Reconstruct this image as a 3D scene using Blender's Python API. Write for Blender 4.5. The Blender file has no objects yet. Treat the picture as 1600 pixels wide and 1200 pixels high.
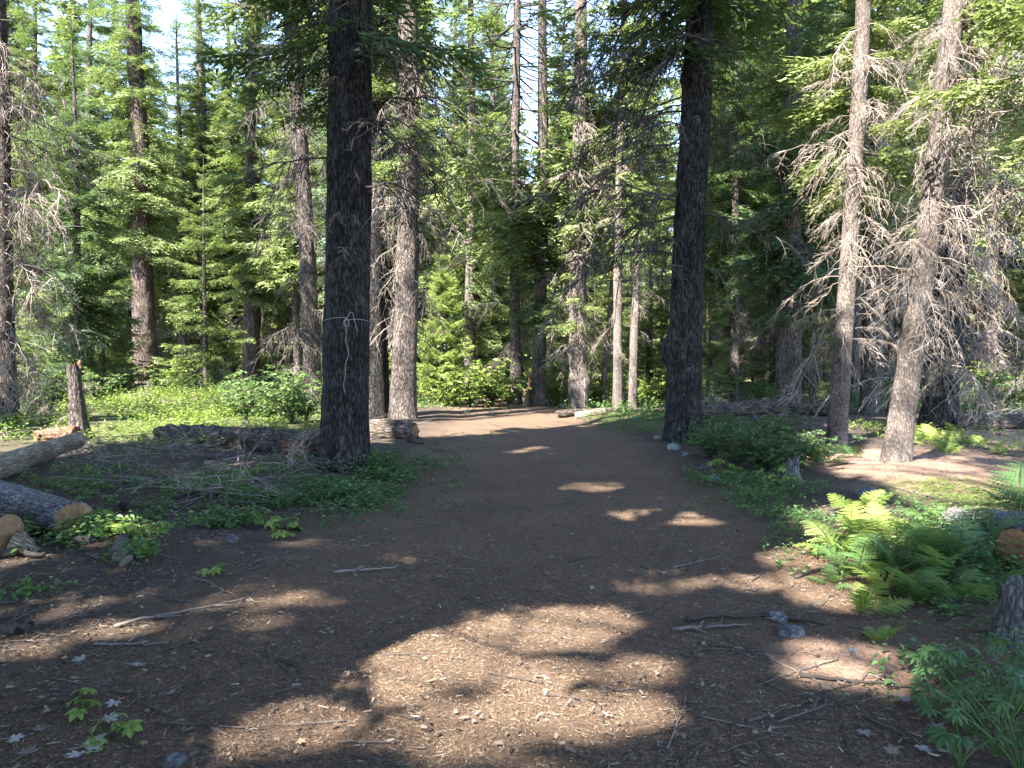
import bpy, math, random
import numpy as np
from mathutils import Vector, Matrix, Euler

# ------------------------------------------------------------------ camera, sky, sun, exposure
SC = bpy.context.scene
COL = SC.collection
FPX, CX, CY, HORIZON, CAMH = 1164.0, 800.0, 600.0, 562.0, 1.55
PITCH = math.atan((CY - HORIZON) / FPX)
cam_data = bpy.data.cameras.new('camera')
cam_data.sensor_width = 36.0
cam_data.lens = 36.0 * FPX / 1600.0
cam_data.clip_start, cam_data.clip_end = 0.05, 2000.0
cam = bpy.data.objects.new('camera', cam_data)
COL.objects.link(cam)
cam.location = (0, 0, CAMH)
cam.rotation_euler = (math.pi / 2 - PITCH, 0, 0)
SC.camera = cam

SUN_ELEV = math.radians(47)
SUN_H = np.array([-0.58, -0.81]); SUN_H /= np.linalg.norm(SUN_H)      # towards the sun, seen from above
TOSUN = np.array([SUN_H[0] * math.cos(SUN_ELEV), SUN_H[1] * math.cos(SUN_ELEV), math.sin(SUN_ELEV)])
world = bpy.data.worlds.new('World'); SC.world = world; world.use_nodes = True
wn = world.node_tree; bgn = wn.nodes['Background']
sky = wn.nodes.new('ShaderNodeTexSky'); sky.sky_type = 'NISHITA'; sky.sun_disc = False
sky.sun_elevation = SUN_ELEV
sky.sun_rotation = math.atan2(SUN_H[0], SUN_H[1])
sky.air_density = 1.0; sky.dust_density = 0.0; sky.ozone_density = 4.5; sky.altitude = 2000
hs = wn.nodes.new('ShaderNodeHueSaturation'); hs.inputs['Saturation'].default_value = .88
wn.links.new(sky.outputs[0], hs.inputs['Color']); wn.links.new(hs.outputs[0], bgn.inputs[0]); bgn.inputs[1].default_value = 0.14
sun_data = bpy.data.lights.new('sun', 'SUN'); sun_data.energy = 5.0; sun_data.angle = math.radians(0.53)
sun_data.color = (1.0, 0.97, 0.91)
sun = bpy.data.objects.new('sun', sun_data); COL.objects.link(sun)
sun.rotation_euler = Vector(TOSUN).to_track_quat('Z', 'Y').to_euler()
sun.location = (-30, -20, 50)
SC.view_settings.view_transform = 'Standard'; SC.view_settings.look = 'None'
SC.view_settings.gamma = 1.0; SC.view_settings.use_curve_mapping = False
SC.view_settings.exposure = 3.2
SC.render.engine = 'CYCLES'
SC.cycles.max_bounces = 8; SC.cycles.diffuse_bounces = 6; SC.cycles.glossy_bounces = 2
SC.cycles.transmission_bounces = 3; SC.cycles.transparent_max_bounces = 4
SC.cycles.use_denoising = True
SC.cycles.sample_clamp_indirect = 6.0

# ------------------------------------------------------------------ helpers
RNG = np.random.default_rng(7)
random.seed(7)

def vnoise(x, y, z, seed=0):
    x = np.asarray(x, float); y = np.asarray(y, float); z = np.asarray(z, float)
    xi, yi, zi = np.floor(x), np.floor(y), np.floor(z)
    fx, fy, fz = x - xi, y - yi, z - zi
    ux, uy, uz = fx * fx * (3 - 2 * fx), fy * fy * (3 - 2 * fy), fz * fz * (3 - 2 * fz)
    def h(a, b, c):
        n = np.sin(a * 127.1 + b * 311.7 + c * 74.7 + seed * 19.19) * 43758.5453
        return n - np.floor(n)
    r = 0
    for dx in (0, 1):
        for dy in (0, 1):
            for dz in (0, 1):
                w = (ux if dx else 1 - ux) * (uy if dy else 1 - uy) * (uz if dz else 1 - uz)
                r = r + w * h(xi + dx, yi + dy, zi + dz)
    return r

def fbm2(x, y, o=4, seed=0):
    r, a, s = 0, .5, 0
    for i in range(o):
        r = r + a * vnoise(x * 2 ** i, y * 2 ** i, np.zeros_like(x) + i * 7.3, seed); s += a; a *= .5
    return r / s

def pxray(px, py):
    c, s = math.cos(PITCH), math.sin(PITCH)
    u = (px - CX) / FPX; v = (CY - py) / FPX
    return np.array([u, c + v * s, -s + v * c])

def gp(px, py):
    """pixel of the photograph -> point of the flat ground it looks at"""
    d = pxray(px, py); t = CAMH / -d[2]
    return d[0] * t, d[1] * t

def at_depth(px, py, depth):
    d = pxray(px, py); t = depth / d[1]
    return np.array([d[0] * t, depth, CAMH + d[2] * t])

def project(P):
    P = np.atleast_2d(P)
    c, s = math.cos(PITCH), math.sin(PITCH)
    x, y, z = P[:, 0], P[:, 1], P[:, 2] - CAMH
    dep = y * c - z * s; up = y * s + z * c
    dep = np.where(np.abs(dep) < 1e-3, 1e-3, dep)
    return CX + FPX * x / dep, CY - FPX * up / dep, dep

def track_center(y):
    return 0.25 + 0.18 * np.sin(y * 0.22) - np.clip(y - 22, 0, 30) * 0.22

def track_half(y):
    return np.where(y < 9, 3.0 - 0.14 * np.asarray(y, float), 1.75) + 0.25 * vnoise(np.asarray(y) * .6, 0 * np.asarray(y), 0 * np.asarray(y) + 4)

def track_mask(x, y):
    x = np.asarray(x, float); y = np.asarray(y, float)
    d = np.abs(x - track_center(y)) - track_half(y)
    d = d + (fbm2(x * 1.3, y * 1.3, 3, 5) - .5) * 1.0
    return np.clip(0.5 - d / 0.9, 0, 1)

def height(x, y):
    x = np.asarray(x, float); y = np.asarray(y, float)
    t = track_mask(x, y)
    off = (fbm2(x * .35, y * .35, 4, 1) - .48) * .34 + .03
    r = np.hypot(x, y)
    far = np.clip((r - 16) / 30, 0, 1) * (fbm2(x * .08, y * .08, 3, 2) - .45) * 1.2
    rut = -(fbm2(x * .7, y * .25, 3, 8) - .5) * .07
    z = (1 - t) * off + t * rut + far * (1 - t)
    z = z + np.clip((r - 48) / 80, 0, 1.2) ** 1.3 * 15 * np.clip(y / 20, 0, 1)
    for (cx, cy, a, s) in MOUNDS:
        z = z + a * np.exp(-((x - cx) ** 2 + (y - cy) ** 2) / s ** 2)
    return z
MOUNDS = [(*gp(1480, 745), .16, 1.3), (*gp(1540, 850), .12, .7), (*gp(1030, 700), .05, 1.0)]

def H1(x, y):
    return float(height(np.array([x]), np.array([y]))[0])

class MB:
    """collects geometry for ONE mesh"""
    def __init__(s):
        s.V = []; s.n = 0; s.Q = []; s.T = []; s.qt = []; s.tt = []; s.qm = []; s.tm = []
    def add(s, V, Q=None, T=None, tint=.5, mat=0):
        V = np.asarray(V, float).reshape(-1, 3)
        if Q is not None and len(Q):
            Q = np.asarray(Q, np.int64); s.Q.append(Q + s.n)
            s.qt.append(np.broadcast_to(np.asarray(tint, float), (len(Q),))); s.qm.append(np.broadcast_to(np.asarray(mat), (len(Q),)))
        if T is not None and len(T):
            T = np.asarray(T, np.int64); s.T.append(T + s.n)
            s.tt.append(np.broadcast_to(np.asarray(tint, float), (len(T),))); s.tm.append(np.broadcast_to(np.asarray(mat), (len(T),)))
        s.V.append(V); s.n += len(V)
    def quads(s, P, tint=.5, mat=0):
        P = np.asarray(P, float).reshape(-1, 4, 3)
        s.add(P.reshape(-1, 3), Q=np.arange(len(P) * 4).reshape(-1, 4), tint=tint, mat=mat)
    def tris(s, P, tint=.5, mat=0):
        P = np.asarray(P, float).reshape(-1, 3, 3)
        s.add(P.reshape(-1, 3), T=np.arange(len(P) * 3).reshape(-1, 3), tint=tint, mat=mat)
    def tube(s, pts, rad, k=4, tint=.5, mat=0, cap=False):
        pts = np.asarray(pts, float); n = len(pts)
        rad = np.broadcast_to(np.asarray(rad, float), (n,))
        d = np.gradient(pts, axis=0); d /= np.linalg.norm(d, axis=1)[:, None] + 1e-9
        ref = np.array([0, 0, 1.]) if abs(d[:, 2].mean()) < .8 else np.array([1., 0, 0])
        a = np.cross(d, ref); a /= np.linalg.norm(a, axis=1)[:, None] + 1e-9
        b = np.cross(d, a)
        th = np.arange(k) * 2 * math.pi / k
        ring = pts[:, None] + rad[:, None, None] * (np.cos(th)[None, :, None] * a[:, None] + np.sin(th)[None, :, None] * b[:, None])
        i = np.arange(n - 1)[:, None] * k; j = np.arange(k)[None]; j2 = (j + 1) % k
        Q = np.stack([i + j, i + j2, i + k + j2, i + k + j], -1).reshape(-1, 4)
        V = ring.reshape(-1, 3); T = None
        if cap:
            V = np.vstack([V, pts[0], pts[-1]]); c0, c1 = n * k, n * k + 1
            jj = np.arange(k); T = np.vstack([np.stack([np.full(k, c0), (jj + 1) % k, jj], -1),
                                              np.stack([np.full(k, c1), (n - 1) * k + jj, (n - 1) * k + (jj + 1) % k], -1)])
        s.add(V, Q, T, tint, mat)
    def arrays(s):
        V = np.vstack(s.V)
        Q = np.vstack(s.Q) if s.Q else np.zeros((0, 4), np.int64)
        T = np.vstack(s.T) if s.T else np.zeros((0, 3), np.int64)
        qt = np.concatenate(s.qt) if s.Q else np.zeros(0); tt = np.concatenate(s.tt) if s.T else np.zeros(0)
        qm = np.concatenate(s.qm) if s.Q else np.zeros(0, int); tm = np.concatenate(s.tm) if s.T else np.zeros(0, int)
        return V, Q, T, qt, tt, qm, tm
    def mesh(s, name, mats, smooth=False):
        V, Q, T, qt, tt, qm, tm = s.arrays()
        me = bpy.data.meshes.new(name)
        me.vertices.add(len(V)); me.vertices.foreach_set('co', V.astype(np.float32).ravel())
        me.loops.add(Q.size + T.size)
        me.loops.foreach_set('vertex_index', np.concatenate([Q.ravel(), T.ravel()]).astype(np.int32))
        me.polygons.add(len(Q) + len(T))
        ls = np.concatenate([np.arange(len(Q)) * 4, len(Q) * 4 + np.arange(len(T)) * 3]).astype(np.int32)
        me.polygons.foreach_set('loop_start', ls)
        for m in (mats if isinstance(mats, (list, tuple)) else [mats]): me.materials.append(m)
        me.polygons.foreach_set('material_index', np.concatenate([qm, tm]).astype(np.int32))
        if smooth: me.polygons.foreach_set('use_smooth', np.ones(len(Q) + len(T), bool))
        me.update(calc_edges=True)
        at = me.attributes.new('tint', 'FLOAT', 'FACE'); at.data.foreach_set('value', np.concatenate([qt, tt]).astype(np.float32))
        return me

def obj(name, me, parent=None, loc=None, rot=None, scale=None):
    o = bpy.data.objects.new(name, me); COL.objects.link(o)
    if parent is not None: o.parent = parent
    if loc is not None: o.location = loc
    if rot is not None: o.rotation_euler = rot
    if scale is not None: o.scale = (scale,) * 3 if np.isscalar(scale) else scale
    return o

def tag(o, label=None, cat=None, group=None, kind=None):
    if label: o['label'] = label
    if cat: o['category'] = cat
    if group: o['group'] = group
    if kind: o['kind'] = kind
    return o

def thing(name, label, cat, loc=(0, 0, 0), rz=0, group=None, scale=1):
    o = bpy.data.objects.new(name, None); COL.objects.link(o)
    o.empty_display_size = .2
    o.location = loc; o.rotation_euler = (0, 0, rz); o.scale = (scale,) * 3
    return tag(o, label, cat, group)

# ------------------------------------------------------------------ materials
def ramp(nt, fac, stops):
    r = nt.nodes.new('ShaderNodeValToRGB'); e = r.color_ramp.elements
    e[0].position, e[0].color = stops[0][0], (*stops[0][1], 1)
    e[1].position, e[1].color = stops[-1][0], (*stops[-1][1], 1)
    for p, c in stops[1:-1]:
        x = e.new(p); x.color = (*c, 1)
    nt.links.new(fac, r.inputs[0]); return r.outputs[0]

def newmat(name):
    m = bpy.data.materials.new(name); m.use_nodes = True
    nt = m.node_tree; bs = nt.nodes['Principled BSDF']
    bs.inputs['Specular IOR Level'].default_value = .2
    return m, nt, bs

def noise(nt, scale, detail=4, rough=.6, vec=None, dist=0.0):
    n = nt.nodes.new('ShaderNodeTexNoise'); n.inputs['Scale'].default_value = scale
    n.inputs['Detail'].default_value = detail; n.inputs['Roughness'].default_value = rough
    n.inputs['Distortion'].default_value = dist
    if vec is not None: nt.links.new(vec, n.inputs['Vector'])
    return n.outputs['Fac']

def math_(nt, op, a, b):
    n = nt.nodes.new('ShaderNodeMath'); n.operation = op
    for i, v in enumerate((a, b)):
        if isinstance(v, (int, float)): n.inputs[i].default_value = v
        else: nt.links.new(v, n.inputs[i])
    return n.outputs[0]

def mix(nt, fac, a, b, mode='MIX'):
    n = nt.nodes.new('ShaderNodeMix'); n.data_type = 'RGBA'; n.blend_type = mode
    for i, v in ((0, fac), (6, a), (7, b)):
        if isinstance(v, (int, float)): n.inputs[i].default_value = v
        elif isinstance(v, tuple): n.inputs[i].default_value = (*v, 1)
        else: nt.links.new(v, n.inputs[i])
    return n.outputs[2]

def objvec(nt, scale=(1, 1, 1)):
    tc = nt.nodes.new('ShaderNodeTexCoord'); mp = nt.nodes.new('ShaderNodeMapping')
    mp.inputs['Scale'].default_value = scale
    nt.links.new(tc.outputs['Object'], mp.inputs[0]); return mp.outputs[0]

def bump(nt, bs, h, strength, dist):
    b = nt.nodes.new('ShaderNodeBump'); b.inputs['Strength'].default_value = strength; b.inputs['Distance'].default_value = dist
    nt.links.new(h, b.inputs['Height']); nt.links.new(b.outputs[0], bs.inputs['Normal'])

def bark_mat(name, dark, mid, light, lichen=None, vs=(9, 9, 2.6), crack=.75):
    m, nt, bs = newmat(name)
    v = objvec(nt, vs)
    f = noise(nt, 2.2, 8, .72, v, .4); f2 = noise(nt, 11, 6, .75, v)
    vo = nt.nodes.new('ShaderNodeTexVoronoi'); vo.feature = 'DISTANCE_TO_EDGE'; vo.inputs['Scale'].default_value = 2.4
    wv = nt.nodes.new('ShaderNodeVectorMath'); wv.operation = 'MULTIPLY_ADD'
    nn = nt.nodes.new('ShaderNodeTexNoise'); nn.inputs['Scale'].default_value = 3.0; nn.inputs['Detail'].default_value = 3; nt.links.new(v, nn.inputs['Vector'])
    nt.links.new(nn.outputs['Color'], wv.inputs[0]); wv.inputs[1].default_value = (.55, .55, .55); nt.links.new(v, wv.inputs[2]); nt.links.new(wv.outputs[0], vo.inputs['Vector'])
    cr = ramp(nt, vo.outputs['Distance'], [(.0, (0, 0, 0)), (.22, (1, 1, 1))])
    s0 = math_(nt, 'ADD', math_(nt, 'MULTIPLY', f, .6), math_(nt, 'MULTIPLY', f2, .4))
    s = math_(nt, 'ADD', s0, math_(nt, 'MULTIPLY', math_(nt, 'SUBTRACT', cr, .72), .30 * crack))
    col = ramp(nt, s, [(.3, dark), (.48, mid), (.66, light)])
    lo = noise(nt, 1.3, 5, .65, objvec(nt, (1.4, 1.4, .7)))
    col = mix(nt, 1.0, col, ramp(nt, lo, [(.3, (.45, .44, .43)), (.55, (1, 1, 1)), (.72, (1.35, 1.3, 1.25))]), 'MULTIPLY')
    if lichen:
        g = noise(nt, 3.2, 6, .75, objvec(nt, (1, 1, .8)))
        g2 = noise(nt, 22, 4, .7, objvec(nt, (1, 1, .8)))
        gg = math_(nt, 'ADD', math_(nt, 'MULTIPLY', g, .6), math_(nt, 'MULTIPLY', g2, .4))
        col = mix(nt, ramp(nt, gg, [(.54, (0, 0, 0)), (.64, (.65, .65, .65))]), col, lichen)
    nt.links.new(col, bs.inputs['Base Color']); bs.inputs['Roughness'].default_value = .95
    bump(nt, bs, s, 1.0, .05); return m

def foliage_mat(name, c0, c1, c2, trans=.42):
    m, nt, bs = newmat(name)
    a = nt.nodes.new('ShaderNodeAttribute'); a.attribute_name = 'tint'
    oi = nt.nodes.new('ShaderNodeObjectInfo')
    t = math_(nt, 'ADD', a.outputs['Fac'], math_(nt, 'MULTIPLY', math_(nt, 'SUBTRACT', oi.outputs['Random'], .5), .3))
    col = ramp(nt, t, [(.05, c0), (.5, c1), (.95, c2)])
    nt.links.new(col, bs.inputs['Base Color']); bs.inputs['Roughness'].default_value = .55
    bs.inputs['Specular IOR Level'].default_value = .3
    tr = nt.nodes.new('ShaderNodeBsdfTranslucent'); nt.links.new(mix(nt, .45, col, (.20, .28, .03)), tr.inputs[0])
    ms = nt.nodes.new('ShaderNodeMixShader'); ms.inputs[0].default_value = trans
    out = nt.nodes['Material Output']
    nt.links.new(bs.outputs[0], ms.inputs[1]); nt.links.new(tr.outputs[0], ms.inputs[2]); nt.links.new(ms.outputs[0], out.inputs[0])
    return m

def tint_mat(name, stops, rough=.9, orand=.25, grain=None):
    m, nt, bs = newmat(name)
    a = nt.nodes.new('ShaderNodeAttribute'); a.attribute_name = 'tint'
    oi = nt.nodes.new('ShaderNodeObjectInfo')
    t = math_(nt, 'ADD', a.outputs['Fac'], math_(nt, 'MULTIPLY', math_(nt, 'SUBTRACT', oi.outputs['Random'], .5), orand))
    if grain:
        g = noise(nt, grain[0], 5, .7, objvec(nt, grain[1]))
        t = math_(nt, 'ADD', t, math_(nt, 'MULTIPLY', math_(nt, 'SUBTRACT', g, .5), .9))
        bump(nt, bs, g, .6, .01)
    nt.links.new(ramp(nt, t, stops), bs.inputs['Base Color']); bs.inputs['Roughness'].default_value = rough
    return m

M = {}
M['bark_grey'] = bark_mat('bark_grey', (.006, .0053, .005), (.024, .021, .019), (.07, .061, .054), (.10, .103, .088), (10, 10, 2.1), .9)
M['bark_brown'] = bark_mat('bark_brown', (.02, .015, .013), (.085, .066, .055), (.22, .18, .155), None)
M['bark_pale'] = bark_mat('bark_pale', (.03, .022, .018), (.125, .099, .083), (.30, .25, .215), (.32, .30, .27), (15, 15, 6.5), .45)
M['bark_cedar'] = bark_mat('bark_cedar', (.022, .014, .011), (.088, .062, .05), (.24, .185, .155), None, (11, 11, .8))
M['bark_far'] = bark_mat('bark_far', (.045, .035, .03), (.13, .102, .085), (.26, .215, .185), None, (7, 7, 2))
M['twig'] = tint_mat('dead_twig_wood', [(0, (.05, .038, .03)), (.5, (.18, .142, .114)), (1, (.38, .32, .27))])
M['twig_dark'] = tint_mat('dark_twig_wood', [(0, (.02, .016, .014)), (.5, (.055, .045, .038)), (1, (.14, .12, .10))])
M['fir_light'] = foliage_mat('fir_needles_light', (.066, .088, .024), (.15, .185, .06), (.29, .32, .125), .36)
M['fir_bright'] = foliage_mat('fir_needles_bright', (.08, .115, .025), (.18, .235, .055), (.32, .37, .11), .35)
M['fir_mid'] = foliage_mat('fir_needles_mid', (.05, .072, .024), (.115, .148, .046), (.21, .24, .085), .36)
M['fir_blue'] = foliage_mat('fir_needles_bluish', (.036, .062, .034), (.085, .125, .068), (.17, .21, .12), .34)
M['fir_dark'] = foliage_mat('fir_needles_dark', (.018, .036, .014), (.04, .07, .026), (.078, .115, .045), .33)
M['leaf_bright'] = foliage_mat('broad_leaf_bright', (.05, .09, .015), (.15, .21, .04), (.27, .31, .07), .4)
M['leaf_green'] = foliage_mat('broad_leaf_green', (.035, .07, .02), (.08, .145, .04), (.15, .22, .07), .38)
M['leaf_deep'] = foliage_mat('broad_leaf_deep', (.022, .05, .017), (.05, .10, .032), (.095, .16, .052), .3)
M['herb'] = foliage_mat('herb_leaf', (.03, .065, .02), (.07, .14, .04), (.15, .23, .06), .35)

# ------------------------------------------------------------------ where sun reaches the ground and trunks through gaps cut into the crowns
def zone(px, py, rx_px, ry_px):
    x, y = gp(px, py); x1, _ = gp(px + rx_px, py); _, ya = gp(px, py - ry_px); _, yb = gp(px, py + ry_px)
    return (x, (ya + yb) / 2, abs(x1 - x), abs(ya - yb) / 2)
LIT = [zone(690, 1025, 95, 24), zone(800, 995, 80, 22), zone(912, 977, 78, 20), zone(640, 1083, 70, 12), zone(800, 1050, 85, 17), zone(1005, 1047, 44, 13),
       zone(455, 1147, 70, 38), zone(700, 1135, 75, 15), zone(915, 1117, 55, 18), zone(997, 1115, 28, 15), zone(810, 1100, 60, 15), zone(1335, 1042, 92, 30), zone(1400, 1055, 40, 14),
       zone(1050, 917, 36, 8), zone(1113, 912, 16, 5), zone(1170, 911, 22, 7), zone(1038, 808, 48, 11), zone(50, 1010, 75, 18), zone(170, 985, 60, 9),
       zone(1480, 755, 130, 45), zone(1560, 790, 110, 40), zone(1340, 830, 70, 30), zone(1300, 930, 40, 22), zone(1540, 705, 80, 18),
       zone(200, 840, 40, 14), zone(60, 890, 70, 10), zone(30, 855, 30, 14), zone(110, 690, 60, 12), zone(60, 710, 70, 25),
       zone(1280, 885, 60, 22), zone(1420, 830, 70, 26), zone(930, 760, 45, 4), zone(840, 705, 60, 5), zone(780, 660, 140, 9), zone(700, 672, 60, 8), zone(900, 655, 120, 8),
       zone(320, 655, 200, 18), zone(200, 640, 140, 14), zone(430, 640, 80, 12), zone(700, 640, 100, 8), zone(1000, 655, 60, 8),
       zone(270, 680, 50, 12), zone(560, 690, 40, 6), zone(380, 735, 30, 8), zone(1110, 690, 20, 5)]
POSTS = []   # (x, y, z0, z1, radius) of stems that stand in the sun

LX0, LY0, LC, LNX, LNY = -14.0, 2.0, .04, 700, 800
def lit_grid():
    X, Y = np.meshgrid(LX0 + (np.arange(LNX) + .5) * LC, LY0 + (np.arange(LNY) + .5) * LC, indexing='ij')
    wob = (fbm2(X * 2.2, Y * 2.2, 3, 3) - .5) * .9 + (fbm2(X * 7, Y * 7, 2, 4) - .5) * .5
    g = np.zeros(X.shape, bool)
    for (x, y, rx, ry) in LIT:
        g |= np.hypot((X - x) / (rx + .055), (Y - y) / (ry + .055)) + wob < 1.0
    return g
LITG = lit_grid()

def blocks_sun(P):
    """which of the points P would shade a sunlit patch"""
    P = np.atleast_2d(P)
    t = P[:, 2] / TOSUN[2]
    a = ((P[:, 0] - TOSUN[0] * t - LX0) / LC).astype(int); b_ = ((P[:, 1] - TOSUN[1] * t - LY0) / LC).astype(int)
    ok = (a >= 0) & (a < LNX) & (b_ >= 0) & (b_ < LNY)
    b = np.zeros(len(P), bool)
    b[ok] = LITG[a[ok], b_[ok]]
    ch = math.cos(SUN_ELEV)
    for (x, y, z0, z1, r) in POSTS:
        dx, dy = P[:, 0] - x, P[:, 1] - y
        al = dx * SUN_H[0] + dy * SUN_H[1]; pe = np.abs(-dx * SUN_H[1] + dy * SUN_H[0])
        zz = P[:, 2] - al / ch * TOSUN[2]
        b |= (al > r + .8) & (pe < r + .15) & (zz > z0) & (zz < z1)
    return b

# ------------------------------------------------------------------ boughs, dead branches, crowns
def rot_to(axis_az, pitch):
    return np.array(Euler((0, -pitch, axis_az)).to_matrix())

def make_bough(rng, lod):
    """live fir bough, 1 m long along +X: wood + slim lozenges of needles, as arrays (0 fine, 1 middle, 2 coarse)"""
    mb = MB()
    n = 7; t = np.linspace(0, 1, n)
    sag = rng.uniform(.08, .30); side = rng.uniform(-.12, .12)
    ax = np.stack([t, side * np.sin(t * 3), -sag * t * (1.25 - t) * 1.6], -1)
    f = lambda q: np.array([np.interp(q, t, ax[:, i]) for i in range(3)])
    mb.tube(ax, np.linspace(.011, .003, n), 3, rng.uniform(.2, .5), 1)
    nsec = (26, 18, 5, 9)[lod]; L = []; tints = []
    def loz(p, d, up, l, w, tn):
        s = np.cross(d, up); s /= np.linalg.norm(s) + 1e-9
        L.append([p, p + d * l * .45 + s * w, p + d * l, p + d * l * .45 - s * w]); tints.append(tn)
    for i in range(nsec):
        q = .10 + .88 * (i + rng.uniform(-.4, .4)) / nsec
        for sd in (-1, 1):
            if rng.random() < .14: continue
            p = f(np.clip(q, 0, 1))
            ang = math.radians(rng.uniform(35, 70)) * sd
            ln = (.40 * (1 - q) ** .7 * min(1, .4 + q * 2) + .06) * rng.uniform(.55, 1.3)
            d = np.array([math.cos(ang), math.sin(ang), rng.uniform(-.65, .12)]); d /= np.linalg.norm(d)
            up = np.array([rng.normal() * .55, rng.normal() * .55, 1.])
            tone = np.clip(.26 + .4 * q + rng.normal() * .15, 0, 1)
            m = max(2, int(ln / (.042, .055, .16, .12)[lod]))
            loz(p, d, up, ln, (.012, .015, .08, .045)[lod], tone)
            for k in range(m):
                u = (k + .6) / m
                pp = p + d * ln * u + np.array([0, 0, -.08 * u * u])
                for s2 in (-1, 1):
                    a2 = ang + s2 * math.radians(rng.uniform(30, 62))
                    d2 = np.array([math.cos(a2), math.sin(a2), rng.uniform(-.55, .2)]); d2 /= np.linalg.norm(d2)
                    l2 = (.10, .13, .28, .15)[lod] * (1.1 - .5 * u) * rng.uniform(.55, 1.3)
                    up2 = up + rng.normal(size=3) * .5
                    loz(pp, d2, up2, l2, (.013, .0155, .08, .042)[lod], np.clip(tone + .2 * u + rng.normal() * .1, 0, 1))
    L = np.array(L)
    mb.tris(np.stack([L[:, 0] * .55 + L[:, 1] * .45 + (L[:, 1] - L[:, 3]) * .22, L[:, 2], L[:, 0] * .55 + L[:, 3] * .45 - (L[:, 1] - L[:, 3]) * .22], 1), np.array(tints), 0)
    return mb.arrays()

def make_dead(rng, L=1.0, droop=.5, dense=1.0, k=3):
    """dead bare branch along +X with curved twigs"""
    mb = MB(); n = 10; t = np.linspace(0, 1, n)
    up = rng.uniform(-.05, .25)
    z = up * t - droop * t ** 2 + rng.normal(size=n) * .012; y = rng.uniform(-.25, .25) * t ** 2 + rng.normal(size=n) * .012
    z[0] = y[0] = 0
    ax = np.stack([t * (1 - .25 * droop * t), y, z], -1) * L
    r0 = .0085 * L ** .5
    mb.tube(ax, r0 * (1 - .85 * t), k + 1, rng.uniform(.35, .65))
    f = lambda P, q: np.array([np.interp(q, np.linspace(0, 1, len(P)), P[:, i]) for i in range(3)])
    for i in range(int(20 * dense)):
        q = rng.uniform(.12, 1); p = f(ax, q); sd = rng.choice([-1, 1])
        ln = L * rng.uniform(.12, .42) * (1.15 - .6 * q)
        an = sd * math.radians(rng.uniform(25, 80))
        d = np.array([math.cos(an), math.sin(an), rng.uniform(-.9, .15)])
        m = 6; u = np.linspace(0, 1, m)[:, None]
        P = p + d * ln * u + np.array([0, 0, -1.]) * (ln * rng.uniform(.1, .8)) * u ** 2 + rng.normal(size=(m, 3)) * .007 * L * u
        mb.tube(P, r0 * .45 * (1 - .8 * u[:, 0]) + .001, k, rng.uniform(.2, .9))
        for j in range(int(rng.integers(1, 6) * dense)):
            q2 = rng.uniform(.2, 1); p2 = f(P, q2); l2 = ln * rng.uniform(.15, .5)
            d2 = d + rng.normal(size=3) * .8; d2 /= np.linalg.norm(d2)
            u2 = np.linspace(0, 1, 4)[:, None]
            P2 = p2 + d2 * l2 * u2 + np.array([0, 0, -1.]) * l2 * rng.uniform(0, .8) * u2 ** 2
            mb.tube(P2, r0 * .22 * (1 - .7 * u2[:, 0]) + .001, 3, rng.uniform(.2, .95))
    return mb

BOUGH = [[make_bough(RNG, l) for _ in range(7)] for l in (0, 1, 2, 3)]
DEADMB = [make_dead(RNG, 1, RNG.uniform(.1, .85), RNG.uniform(.65, 1.25)) for _ in range(14)]
DEAD = [m.mesh('dead_branch', M['twig']) for m in DEADMB]
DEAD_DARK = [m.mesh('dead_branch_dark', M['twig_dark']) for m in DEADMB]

DEAD_LIGHT = [make_dead(RNG, 1, RNG.uniform(.2, .8), .55).arrays() for _ in range(8)]

def crown_boughs(rng, z0, H, lmax, dens, droop0=.25, shape=1.0, drop=.2, fn=None, lr=(.6, 1.15)):
    """list of (z, azimuth, pitch, length)"""
    out = []; z = z0
    while z < H - .3:
        u = (z - z0) / (H - z0)
        base = lmax * min(1, .55 + u * 3) * (1 - u) ** (.75 * shape) + .25
        for i in range(max(2, int(round(dens * rng.uniform(.7, 1.3))))):
            if rng.random() < drop: continue
            az = rng.uniform(0, 2 * math.pi); l = base * rng.uniform(*lr)
            pit = -droop0 * (1 - u) + .5 * u + rng.normal() * .1
            if fn and not fn(az, z): continue
            out.append((z + rng.uniform(-.15, .15), az, pit, l))
        z += rng.uniform(.32, .55) * (1 + .2 * lmax / 3)
    return out

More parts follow.
